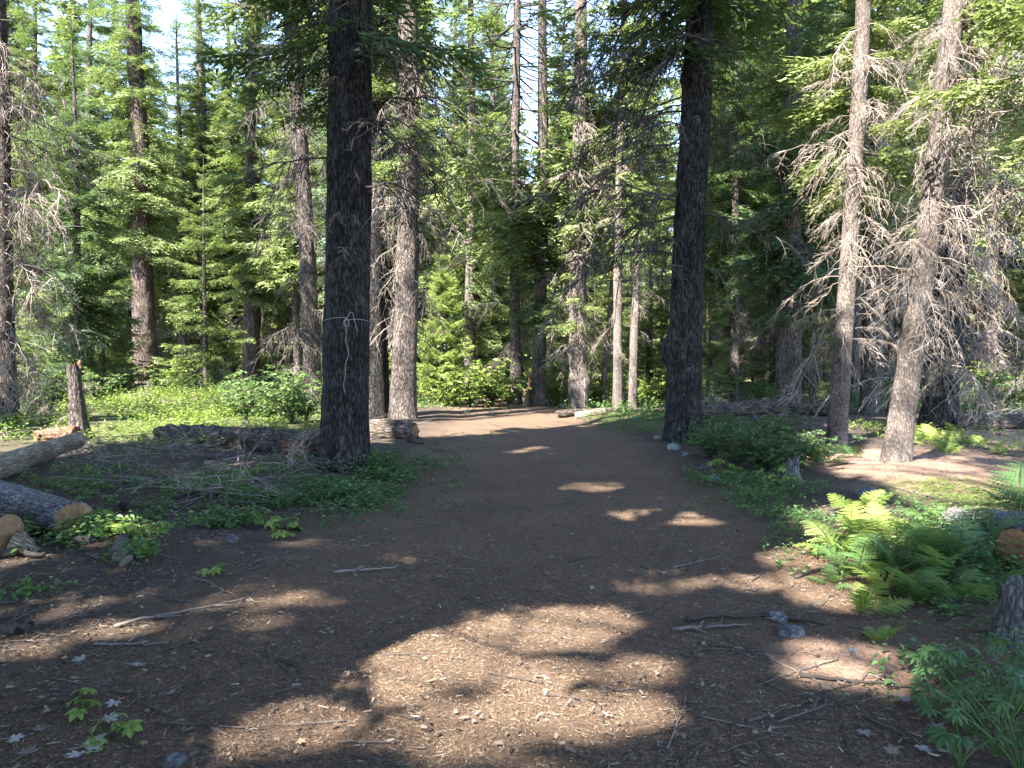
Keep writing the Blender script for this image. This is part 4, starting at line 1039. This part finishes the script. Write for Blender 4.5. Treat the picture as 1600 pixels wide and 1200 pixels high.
# split wedge at the sawn log
def chunk(label, px, py, wpx, dims, mat, rot, seed, name='wood_chunk', group=None):
    rng = np.random.default_rng(seed); x, y = gp(px, py); s = wpx * y / FPX
    n = 7; t = np.linspace(0, 1, n); mb = MB()
    prof = np.array([[-.5, 0], [-.32, .42], [.1, .5], [.46, .25], [.5, 0], [.2, -.12], [-.3, -.1]])
    V = np.stack([np.c_[np.full(7, (q - .5)) + rng.normal(size=7) * .03, prof * (1 - .55 * q ** 2) + rng.normal(size=(7, 2)) * .03] for q in t]) * s * np.array(dims)
    i = np.arange(n - 1)[:, None] * 7; j = np.arange(7)[None]; j2 = (j + 1) % 7
    Q = np.stack([i + j, i + j2, i + 7 + j2, i + 7 + j], -1).reshape(-1, 4)
    mb.add(np.vstack([V.reshape(-1, 3), V[0].mean(0), V[-1].mean(0)]), Q, [[49, (a + 1) % 7, a] for a in range(7)] + [[50, 42 + a, 42 + (a + 1) % 7] for a in range(7)])
    o = obj(name, mb.mesh(name, M[mat]), None, (x, y, H1(x, y) + .1 * s * dims[2]), rot)
    return tag(o, label, 'wood', group)
chunk('pale split wood wedge leaning on the sawn orange log end', 34, 872, 40, (1.0, .8, 1.3), 'bare_wood', (0, .5, .4), 701)
for i, (l, px, py, w, d, m, r) in enumerate([
    ('tan lump of broken wood at the end of the brushwood heap', 345, 741, 44, (1, .5, .7), 'bare_wood', .2),
    ('splintered slab jutting from the middle of the brushwood heap', 290, 748, 60, (1, .3, .3), 'rotten', .1),
    ('grey curved bark slab in the brushwood heap', 215, 762, 40, (1, .5, .5), 'grey_wood', .5),
    ('small dark root chunk below the brushwood heap', 190, 796, 34, (1, .4, .7), 'bark_moss', 2.2),
    ('grey gnarled root piece lying on the duff by leafy sprouts', 148, 880, 40, (1, .25, .3), 'grey_wood', 2.4),
    ('rotten wood crumbling beside the mossy log', 470, 722, 60, (1, .6, .8), 'rotten', .3),
    ('dark root block at the end of the short dark log', 648, 694, 26, (1, .8, 1), 'bark_moss', .3),
    ('broken reddish wood heap on the brushwood behind the dark fir', 1255, 642, 40, (1, .6, .5), 'rotten', .1)]):
    chunk(l, px, py, w, d, m, (0, 0, r), 710 + i)

# ------------------------------------------------------------------ sticks and fallen branches
def stick_mesh(seed, forks, mat, k=5):
    rng = np.random.default_rng(seed); mb = MB(); t = np.linspace(0, 1, 12)
    P = np.stack([t - .5, np.cumsum(rng.normal(size=12)) * .012, .012 + np.abs(rng.normal(size=12)) * .004], -1)
    mb.tube(P, .011 * (1 - .6 * t) * rng.uniform(.8, 1.3), k, rng.uniform(.3, .7), 0, True)
    for f in range(forks):
        q = rng.integers(3, 10); an = rng.choice([-1, 1]) * rng.uniform(.4, 1.0); l = rng.uniform(.12, .4)
        u = np.linspace(0, 1, 5)[:, None]
        mb.tube(P[q] + np.hstack([math.cos(an) * l * u, math.sin(an) * l * u, rng.uniform(0, .12) * l * u * 2]) + rng.normal(size=(5, 3)) * .006 * u, .0065 * (1 - .6 * u[:, 0]), 4, rng.uniform(.3, .8), 0, True)
    return mb.mesh('stick', M[mat], True)
M['stick'] = tint_mat('dry_stick_wood', [(0, (.03, .024, .02)), (.5, (.115, .092, .076)), (1, (.28, .24, .205))], grain=(30, (1, 6, 6)))
STICK = [stick_mesh(800 + i, [0, 2, 4, 1, 3, 5, 0, 2, 6, 1][i], 'stick' if i % 3 else 'twig_dark') for i in range(10)]
def stick(k, x, y, az, L, thick, label, group, lift=0, tilt=0):
    o = obj('stick', STICK[k % 10], None, (x, y, H1(x, y) + lift), (0, -tilt, az), (L, L * .8, max(L * .5, thick)))
    return tag(o, label, 'stick', group)
def stick_px(k, pa, pb, label, thick=1.0, lift=0):
    a, b = G(*pa), G(*pb); d = b - a; m = (a + b) / 2; L = float(np.hypot(*d))
    o = obj('stick', STICK[k % 10], None, (m[0], m[1], H1(*m) + lift), (0, 0, math.atan2(d[1], d[0])), (L, thick, thick))
    return tag(o, label, 'stick')
for k, pa, pb, l, th in [
    (1, (178, 985), (392, 946), 'long grey crooked stick across the shaded needle floor', 1.1),
    (4, (300, 905), (385, 955), 'thin forked twig crossing near the long crooked stick', .8),
    (0, (1072, 973), (1200, 963), 'straight dark stick on the shaded track edge', 1.2),
    (2, (1050, 985), (1160, 975), 'pale thin stick lying just below the straight dark one', 1.1),
    (3, (1190, 962), (1290, 975), 'grey stick reaching the whitish stone', 1.0),
    (7, (580, 692), (662, 662), 'pale forked branch leaning beside the trunk with twine', 1.5),
    (0, (0, 882), (82, 880), 'pale thick stick below the sawn logs', 3.0),
    (6, (0, 1010), (55, 996), 'short thick stick on the sunlit litter', 2.6),
    (0, (150, 858), (70, 862), 'stubby pale stick between the sawn logs and sprouts', 3.0),
    (6, (178, 868), (181, 905), 'short dark stub of branch with a pale broken end', 4.0),
    (1, (1390, 770), (1500, 800), 'long thin stick over the red needles', 1.0),
    (3, (1250, 1058), (1420, 1072), 'reddish twig along the rim of the sunny patch', .9),
    (2, (520, 897), (617, 888), 'pale thin stick lying alone on the shaded track', 1.1),
    (0, (1245, 905), (1330, 880), 'pale stick under the fern fronds', 1.2),
    (5, (140, 1015), (265, 1010), 'dark curved twig on the shaded litter near dry leaves', .9),
    (1, (745, 650), (810, 682), 'pale twig lying in the sun on the far track', .7),
    (0, (1590, 612), (1598, 650), 'bleached branch leaning by the blackened log', 3.5),
    (4, (1200, 722), (1430, 745), 'twiggy branch lying behind the pointed grey stone', 1.6)]:
    stick_px(k, pa, pb, l, th)
rng = np.random.default_rng(91)
def scatter_sticks(n, x0, x1, y0, y1, Lr, label, group, lift=0, tilt=0):
    for i in range(n):
        x, y = gp(rng.uniform(x0, x1), rng.uniform(y0, y1))
        stick(int(rng.integers(10)), x, y, rng.uniform(0, 6.28), rng.uniform(*Lr), .5, label, group, rng.uniform(0, lift) if lift else 0, rng.normal() * tilt)
scatter_sticks(64, 130, 480, 700, 800, (.5, 1.7), 'dry stick in the brushwood heap before the mossy log', 'sticks of the brushwood heap', .22, .16)
scatter_sticks(24, 1090, 1310, 630, 668, (.8, 2.2), 'dry stick on the brushwood behind the shaded thicket', 'sticks of the brushwood by the thicket', .3, .18)
scatter_sticks(18, 560, 720, 655, 720, (.5, 1.5), 'dry stick near the foot of the trunk with twine', 'sticks by the trunk with twine', .08, .08)
scatter_sticks(20, 130, 320, 612, 632, (.8, 2.2), 'bleached stick of the brush below the cedar', 'sticks below the cedar', .3, .15)
scatter_sticks(20, 1480, 1600, 625, 690, (.6, 1.6), 'bleached stick strewn around the blackened log', 'sticks around the blackened log', .2, .15)
scatter_sticks(40, 0, 480, 850, 1190, (.12, .55), 'small dry twig on the litter left of the track', 'twigs left of the track')
scatter_sticks(40, 480, 1100, 720, 1190, (.08, .32), 'small dry twig lying on the bare track', 'twigs on the track')
scatter_sticks(46, 1050, 1500, 800, 1190, (.12, .6), 'small dry twig on the litter right of the track', 'twigs right of the track')

FALLEN = [(x, y, s_, 'twiggy fallen branch in the brushwood heap before the mossy log', 'fallen branches in the brushwood heap') for x, y, s_ in zip(rng.uniform(140, 470, 26), rng.uniform(700, 790, 26), rng.uniform(.6, 1.4, 26))]
FALLEN += [(x, y, s_, 'twiggy fallen branch on the brushwood behind the shaded thicket', 'fallen branches by the thicket') for x, y, s_ in zip(rng.uniform(1090, 1320, 14), rng.uniform(635, 670, 14), rng.uniform(.8, 1.8, 14))]
FALLEN += [(x, y, s_, 'bleached fallen branch around the blackened log', 'fallen branches around the blackened log') for x, y, s_ in zip(rng.uniform(1480, 1600, 12), rng.uniform(625, 690, 12), rng.uniform(.8, 1.5, 12))]
FALLEN += [(x, y, s_, 'bleached fallen branch in the brush below the cedar', 'fallen branches below the cedar') for x, y, s_ in zip(rng.uniform(120, 330, 14), rng.uniform(610, 640, 14), rng.uniform(.9, 2.0, 14))]
FALLEN += [(x, y, s_, 'fallen branch by the twiggy trunk and the snag', 'fallen branches by the snag') for x, y, s_ in zip(rng.uniform(0, 110, 10), rng.uniform(660, 730, 10), rng.uniform(.6, 1.2, 10))]
for i, (px, py, s_, l, g) in enumerate(FALLEN):
    x, y = gp(px, py)
    o = obj('fallen_branch', (DEAD if i % 3 else DEAD_DARK)[int(rng.integers(14))], None, (x, y, H1(x, y) + .10 * s_ + .04), (rng.choice([1.57, -1.57]) + rng.normal() * .3, rng.normal() * .12, rng.uniform(0, 6.28)), s_)
    tag(o, l, 'branch', g)

# ------------------------------------------------------------------ dry leaves
def maple_mesh(seed, mat):
    rng = np.random.default_rng(seed); lobes = [(0, 1.0), (.75, .85), (-.75, .85), (1.6, .6), (-1.6, .6)]
    pts = []
    for a in np.linspace(-2.5, 2.5, 61):
        r = .3
        for la, ll in lobes:
            r = max(r, ll * max(0, 1 - abs(a - la) / .52) ** .55 * (.85 + .15 * math.cos((a - la) * 30)))
        pts.append((r * math.cos(a), r * math.sin(a)))
    p = np.array(pts) * .5; c1, c2 = rng.uniform(-.15, .35, 2); n = len(p)
    def z(q): return c1 * q[:, 0] ** 2 + c2 * q[:, 1] ** 2 + +.02 * np.sin(q[:, 0] * 9 + seed) + .02 * np.abs(np.sin(np.arctan2(q[:, 1], q[:, 0]) * 2.6))
    out = np.c_[p, z(p)]; mid = np.c_[p * .5, z(p * .5)]; V = np.vstack([out, mid, [[0, 0, 0]]]); i = np.arange(n - 1)
    mb = MB(); mb.add(V, np.stack([i, i + 1, n + i + 1, n + i], -1), np.stack([n + i, n + i + 1, np.full(n - 1, 2 * n)], -1), rng.uniform(.2, .8))
    mb.tube([(0, 0, 0), (-.25, .02, .01), (-.5, .06, 0)], .012, 4, .3)
    return mb.mesh('leaf', M[mat], True)
M['dry_leaf'] = tint_mat('dry_maple_leaf', [(0, (.10, .08, .06)), (.5, (.20, .172, .145)), (1, (.33, .30, .265))], .7, .5, (14, (1, 1, 1)))
M['brown_leaf'] = tint_mat('brown_leaf', [(0, (.10, .06, .035)), (.5, (.22, .13, .075)), (1, (.36, .24, .15))], .7, .5, (14, (1, 1, 1)))
MAPLE = [maple_mesh(850 + i, 'dry_leaf' if i < 5 else 'brown_leaf') for i in range(7)]
def leaf(k, x, y, s, label, group):
    o = obj('fallen_leaf', MAPLE[k], None, (x, y, H1(x, y) + .02), (rng.normal() * .13, rng.normal() * .13, rng.uniform(0, 6.28)), s)
    return tag(o, label, 'leaf', group)
for px, py in [(130, 1043), (210, 1053), (263, 1053), (270, 1090), (180, 1108), (168, 1134), (58, 1150), (40, 1190), (125, 1190), (140, 1178), (222, 1014), (332, 1025), (196, 1146), (20, 1165), (155, 1165)]:
    x, y = gp(px, py); leaf(int(rng.integers(5)), x, y, rng.uniform(.09, .15), 'pale dry maple leaf on the shaded litter left of the track', 'pale dry leaves left of the track')
for px, py in [(1290, 1082), (1462, 1146), (1395, 1185), (1480, 1170), (1440, 1175), (1410, 1100), (1350, 1150), (1500, 1125)]:
    x, y = gp(px, py); leaf(int(rng.integers(5)), x, y, rng.uniform(.09, .15), 'pale dry lobed leaf below the deep-green palmate plants', 'dry leaves by the palmate plants')
for px, py in [(467, 1166), (445, 1190), (325, 1036), (70, 1125)]:
    x, y = gp(px, py); leaf(5 + int(rng.integers(2)), x, y, rng.uniform(.07, .1), 'curled brown leaf on the track litter', 'curled brown leaves')
for i in range(90):
    x, y = gp(rng.uniform(-20, 1620), 760 + 440 * rng.random() ** .8)
    if track_mask(np.array([x]), np.array([y]))[0] > .6 and rng.random() < .8: continue
    leaf(int(rng.integers(3, 7)), x, y, rng.uniform(.03, .07), 'small dry leaf fragment scattered on the forest floor', 'scattered leaf fragments')

# ------------------------------------------------------------------ needle litter and wood chips (nobody could count them)
def litter(name, label, n, lr, wr, stops, dist, seed, z=.006, tk=None, ymax=10):
    rng = np.random.default_rng(seed); mb = MB()
    y = 2.3 + (ymax - 2.3) * rng.random(n) ** dist; x = rng.uniform(-1, 1, n) * (.72 * y + .6)
    if tk is not None:
        t = track_mask(x, y); k = rng.random(n) < (tk[0] + (tk[1] - tk[0]) * t); x, y = x[k], y[k]
    n = len(x); a = rng.uniform(0, 6.28, n); l = rng.uniform(*lr, n) / 2; w = rng.uniform(*wr, n) / 2
    tl = rng.normal(size=n) * .12
    c = np.stack([x, y, height(x, y) + z + rng.uniform(0, .008, n)], -1)
    d = np.stack([np.cos(a), np.sin(a), tl], -1); s = np.stack([-np.sin(a), np.cos(a), rng.normal(size=n) * .3], -1)
    if wr[1] < .004:
        mb.tris(np.stack([c - d * l[:, None] - s * w[:, None], c + d * l[:, None], c - d * l[:, None] + s * w[:, None]], 1), rng.random(n))
        return tag(obj(name, mb.mesh(name, tint_mat(name, stops))), label, 'litter', kind='stuff')
    P = np.stack([c - d * l[:, None] - s * w[:, None], c + d * l[:, None] - s * w[:, None] * .6, c + d * l[:, None] + s * w[:, None] * .6, c - d * l[:, None] + s * w[:, None]], 1)
    mb.quads(P, rng.random(n))
    return tag(obj(name, mb.mesh(name, tint_mat(name, stops))), label, 'litter', kind='stuff')
litter('needle_litter', 'dry brown conifer needles and twig bits strewn over the ground', 280000, (.012, .04), (.0012, .003), [(0, (.012, .0075, .005)), (.35, (.08, .048, .028)), (.65, (.205, .13, .078)), (1, (.48, .355, .24))], 1.0, 61)
litter('wood_chips', 'pale bits of wood and bark strewn over the ground', 1300, (.01, .05), (.004, .0065), [(0, (.09, .066, .047)), (.6, (.22, .17, .128)), (1, (.42, .35, .29))], 1.2, 62, .012, None, 13)
litter('leaf_litter', 'dull flakes of bark and leaf strewn beside the track', 16000, (.012, .045), (.007, .02), [(0, (.025, .018, .014)), (.5, (.08, .057, .041)), (1, (.21, .165, .125))], 1.1, 63, .012, (1, .35), 13)

# ------------------------------------------------------------------ low plants
def herb_patch(label, zones, seed, fm, name='ground_cover', fade=True):
    rng = np.random.default_rng(seed); mb = MB()
    for (px, py, rx, ry, n, h, size) in zones:
        cx, cy, a, b = zone(px, py, rx, ry)
        r = rng.random(n) ** .62 * 1.5; th = rng.uniform(0, 6.28, n)
        x = cx + a * r * np.cos(th); y = cy + b * r * np.sin(th)
        keep = (fbm2(x * 1.9, y * 1.9, 4, 17) + rng.normal(size=n) * .09 > .30 + .20 * r) & (rng.random(n) > track_mask(x, y) * .9); x, y = x[keep], y[keep]; n = len(x)
        hh = h * rng.uniform(.25, 1.25, n) * (.55 + .9 * fbm2(x * 2.3, y * 2.3, 2, 18)); z = height(x, y)
        m = 5
        for k in range(m):
            u = (k + 1) / m; aa = rng.uniform(0, 6.28, n)
            P = np.stack([x + rng.normal(size=n) * h * .18 * u, y + rng.normal(size=n) * h * .18 * u, z + hh * (.35 + .65 * u)], -1)
            D = np.stack([np.cos(aa), np.sin(aa), rng.uniform(-.45, .3, n)], -1)
            leafquads(mb, P, D, size, rng, .3 + .35 * u + rng.normal(size=n) * .16, 0)
    o = obj(name, mb.mesh(name, M[fm]))
    return tag(o, label, 'ground cover', kind='stuff')
herb_patch('low leafy ground cover round the foot of the trunk with twine', [(600, 762, 100, 34, 2400, .16, .05), (520, 790, 150, 30, 2200, .13, .05), (640, 735, 70, 22, 900, .15, .05), (430, 800, 70, 24, 700, .10, .05), (330, 800, 60, 26, 420, .09, .045)], 71, 'leaf_deep')
herb_patch('sunny carpet of low herbs filling the clearing', [(300, 655, 210, 24, 4200, .28, .075), (180, 640, 130, 18, 1800, .35, .08), (420, 640, 100, 18, 1400, .35, .08), (330, 690, 120, 22, 1500, .2, .06), (90, 665, 70, 20, 800, .3, .07)], 72, 'leaf_bright')
herb_patch('small green herbs growing among the brushwood and sawn logs', [(260, 790, 150, 50, 1300, .1, .045), (200, 845, 70, 16, 420, .16, .05), (230, 872, 40, 16, 420, .12, .035), (60, 835, 30, 16, 160, .16, .05), (380, 760, 60, 30, 500, .12, .05), (40, 935, 50, 14, 260, .07, .03), (130, 765, 60, 20, 250, .12, .045)], 73, 'herb')
herb_patch('thin green cover along the right edge of the track', [(1190, 790, 100, 30, 750, .10, .04), (1030, 668, 90, 14, 900, .22, .06), (1150, 760, 60, 18, 260, .12, .045), (1230, 820, 60, 20, 240, .10, .04), (1100, 705, 40, 12, 300, .14, .05), (900, 720, 30, 8, 30, .06, .04), (720, 690, 40, 12, 260, .1, .05)], 74, 'herb')
herb_patch('undergrowth of mixed small leaves below the ferns', [(1400, 900, 120, 50, 900, .18, .035), (1460, 960, 90, 45, 650, .16, .035), (1530, 880, 60, 45, 500, .22, .035), (1310, 900, 60, 40, 420, .12, .035), (1480, 1060, 90, 40, 380, .14, .04), (1560, 1150, 60, 50, 300, .14, .045), (1400, 1110, 60, 30, 70, .06, .03)], 75, 'herb')
herb_patch('bright moss-like herbs in the sunny opening of red needles', [(1545, 785, 60, 16, 1700, .03, .018), (1500, 690, 100, 16, 600, .16, .05), (1430, 690, 50, 16, 400, .16, .05)], 76, 'leaf_bright')
herb_patch('low herbs and sprouts under the trees of the wood', [(760, 640, 140, 8, 700, .3, .09), (1050, 640, 150, 10, 900, .35, .09), (1480, 640, 160, 14, 1100, .35, .08), (500, 622, 400, 8, 1500, .5, .12), (1200, 620, 300, 8, 900, .5, .12)], 77, 'leaf_green')

# ------------------------------------------------------------------ ferns
def frond_mesh(seed, fm):
    rng = np.random.default_rng(seed); mb = MB(); n = 12; t = np.linspace(0, 1, n)
    arch = rng.uniform(.35, .6)
    ax = np.stack([t * (1 - .12 * t), rng.uniform(-.1, .1) * t ** 2, arch * t - arch * .95 * t ** 2.2], -1)
    mb.tube(ax, .006 * (1 - .8 * t), 3, .45, 0)
    f = lambda q: np.array([np.interp(q, t, ax[:, i]) for i in range(3)])
    P = []; tn = []
    for i in range(17):
        q = .22 + .77 * i / 17; p = f(q)
        for sd in (-1, 1):
            an = sd * math.radians(rng.uniform(62, 78)); l = .30 * math.sin(min(1, (1 - q) * 1.35 + .08) * 1.5) * rng.uniform(.85, 1.1) * (1 if q > .3 else .8)
            d = np.array([math.cos(an), math.sin(an), -.18 + rng.normal() * .08]); s = np.array([-math.sin(an), math.cos(an), 0]) * sd
            m = 7; tone = .35 + .4 * q + rng.normal() * .07
            for k in range(m):
                u = (k + .2) / m; b = p + d * l * u; w = l * .15 * (1 - u * .75)
                for s2 in (-1, 1):
                    P.append([b, b + s * s2 * w + d * l * .10 + np.array([0, 0, -.02 * w]), b + d * l * .17]); tn.append(tone + rng.normal() * .06)
    mb.tris(np.array(P), np.clip(tn, 0, 1))
    return mb.mesh('frond', M[fm])
FROND = {k: [frond_mesh(900 + i + 10 * j, m) for i in range(3)] for j, (k, m) in enumerate([('bright', 'leaf_bright'), ('green', 'leaf_green'), ('deep', 'leaf_deep')])}
def fern(kind, px, py, nf, L, label, group=None, tilt=(.1, 1.0)):
    x, y = gp(px, py)
    root = thing('fern', label, 'fern', (x, y, H1(x, y) - .01), rng.uniform(0, 6.28), group)
    for i in range(nf):
        az = i * 6.283 / nf + rng.normal() * .3
        obj('frond', FROND[kind][int(rng.integers(3))], root, (0, 0, 0), (rng.normal() * .25, -rng.uniform(*tilt), az), L * rng.uniform(.55, 1.25))
for i, (k, px, py, nf, L) in enumerate([('green', 1340, 905, 8, .42), ('bright', 1310, 875, 7, .42), ('green', 1400, 905, 8, .45), ('green', 1450, 900, 8, .46), ('deep', 1500, 905, 8, .44), ('deep', 1540, 890, 7, .42),
        ('bright', 1370, 870, 7, .44), ('green', 1430, 945, 7, .36), ('green', 1490, 950, 7, .34), ('bright', 1350, 960, 6, .28), ('green', 1480, 860, 7, .42), ('deep', 1550, 935, 6, .34), ('bright', 1420, 870, 6, .42), ('green', 1300, 915, 5, .3),
        ('bright', 1335, 850, 6, .4), ('bright', 1385, 925, 6, .36), ('green', 1465, 925, 7, .36), ('green', 1520, 870, 6, .4)]):
    fern(k, px, py, nf, L, {'bright': 'light sunlit fern', 'green': 'mid-green fern', 'deep': 'deep-green fern'}[k] + ' in the clump before the dark sawn log', 'ferns of the clump before the sawn log')
fern('bright', 1372, 1005, 5, .2, 'tiny light-green fern alone on the sunny litter')
fern('bright', 1345, 815, 5, .45, 'low fern spreading below the pointed grey stone')
fern('deep', 1590, 840, 7, .7, 'dark fern overhanging the dark sawn log end')
fern('deep', 1288, 735, 7, .6, 'drooping shaded fern at the foot of the smooth young fir')
fern('deep', 1330, 720, 6, .5, 'shaded fern right of the smooth young fir')
for i, (px, py) in enumerate([(1450, 700), (1480, 715), (1520, 700), (1555, 712), (1495, 690)]):
    fern('bright', px, py, 5, .45, 'small fern in half shade behind the leaning sunlit trunk', 'small ferns behind the leaning trunk')
for i, (px, py) in enumerate([(220, 870), (232, 880), (215, 882)]):
    fern('green', px, py, 6, .22, 'low feathery green tuft beside the grey root piece', 'feathery tufts by the root piece')

# ------------------------------------------------------------------ palmate-leaved plants and sprouts
def palm_leaf(seed, fm, n=7, w=.30):
    rng = np.random.default_rng(seed); mb = MB()
    for i in range(n):
        a = (i - (n - 1) / 2) * (4.9 / n); l = 1 - .25 * abs(a) / 2.5; d = np.array([math.cos(a), math.sin(a), 0]); s = np.array([-math.sin(a), math.cos(a), 0])
        u = np.array([0, .25, .55, .8, 1]); ww = np.array([.05, .7, 1, .7, .02]) * w * .5 * l; z = .10 * u - .38 * u ** 2 + rng.normal() * .03
        c = d * (u * l)[:, None] + np.array([0, 0, 1]) * z[:, None]
        for sd in (-1, 1):
            e = c + s * sd * ww[:, None] + np.array([0, 0, .25]) * ww[:, None]
            j = np.arange(4); mb.add(np.vstack([c, e]), np.stack([j, j + 1, 6 + j, 5 + j], -1), None, np.clip(.5 + rng.normal() * .12, 0, 1))
    return mb.mesh('leaf', M[fm], True)
PALM = [palm_leaf(950 + i, 'leaf_deep', 7 + i % 2) for i in range(3)]
BROAD = [palm_leaf(960 + i, 'leaf_bright', 5, .62) for i in range(3)]
def plant(name, label, px, py, h, nl, size, leaves, group=None, lift=0):
    x, y = gp(px, py); z = H1(x, y)
    root = thing(name, label, 'plant', (x, y, z - .01), 0, group); mb = MB()
    for i in range(nl):
        az = i * 2.4 + rng.normal() * .3; out = h * rng.uniform(.15, .95); hh = h * rng.uniform(.45, 1.1)
        tip = np.array([math.cos(az) * out, math.sin(az) * out, hh]); t = np.linspace(0, 1, 5)[:, None]
        P = np.hstack([tip[:2] * t ** 1.4, tip[2:] * (1.25 * t - .25 * t * t)]); mb.tube(P, .0035 * (1.2 - .5 * t[:, 0]), 4, .45)
        obj('leaf', leaves[int(rng.integers(len(leaves)))], root, tuple(P[-1]), (rng.normal() * .3, rng.uniform(-.1, .5), az), size * rng.uniform(.7, 1.15))
    obj('stem', mb.mesh('stem', M['leaf_green']), root)
for i, (px, py, h, nl) in enumerate([(1560, 1185, .34, 12), (1520, 1150, .30, 10), (1590, 1120, .34, 10), (1480, 1070, .24, 9), (1545, 1095, .26, 9), (1450, 1060, .2, 7), (1595, 1215, .32, 10), (1585, 1060, .24, 8), (1500, 1200, .18, 6)]):
    plant('lupine', 'plant with deep-green palmate leaves below the weathered stump', px, py, h * .85, nl, .07, PALM, 'palmate plants below the weathered stump')
for i, (px, py, h, nl, s) in enumerate([(150, 838, .22, 9, .09), (170, 845, .16, 8, .08), (205, 852, .12, 8, .08), (235, 846, .12, 7, .08), (130, 845, .2, 6, .08)]):
    plant('sprout', 'bright leafy sprout in front of the sawn log end', px, py, h, nl, s, BROAD, 'sprouts before the sawn logs')
for i, (px, py, h, nl, s) in enumerate([(420, 830, .1, 6, .09), (455, 828, .1, 6, .09), (440, 845, .08, 5, .08), (405, 818, .1, 5, .08)]):
    plant('sprout', 'bright leafy sprout at the near rim of the leafy ground cover', px, py, h, nl, s, BROAD, 'sprouts at the rim of the ground cover')
plant('seedling', 'lone bright seedling with rounded leaves on bare litter', 340, 900, .09, 5, .06, BROAD)
for px, py in [(130, 1125), (165, 1160), (125, 1105), (190, 1155)]:
    plant('seedling', 'little green seedling among the pale dry leaves', px, py, .08, 3, .055, BROAD, 'seedlings among the dry leaves')
for px, py in [(1212, 766), (1230, 748), (1130, 748)]:
    plant('sprout', 'light sprout at the front of the shaded thicket', px, py, .22, 7, .1, BROAD, 'sprouts before the thicket')
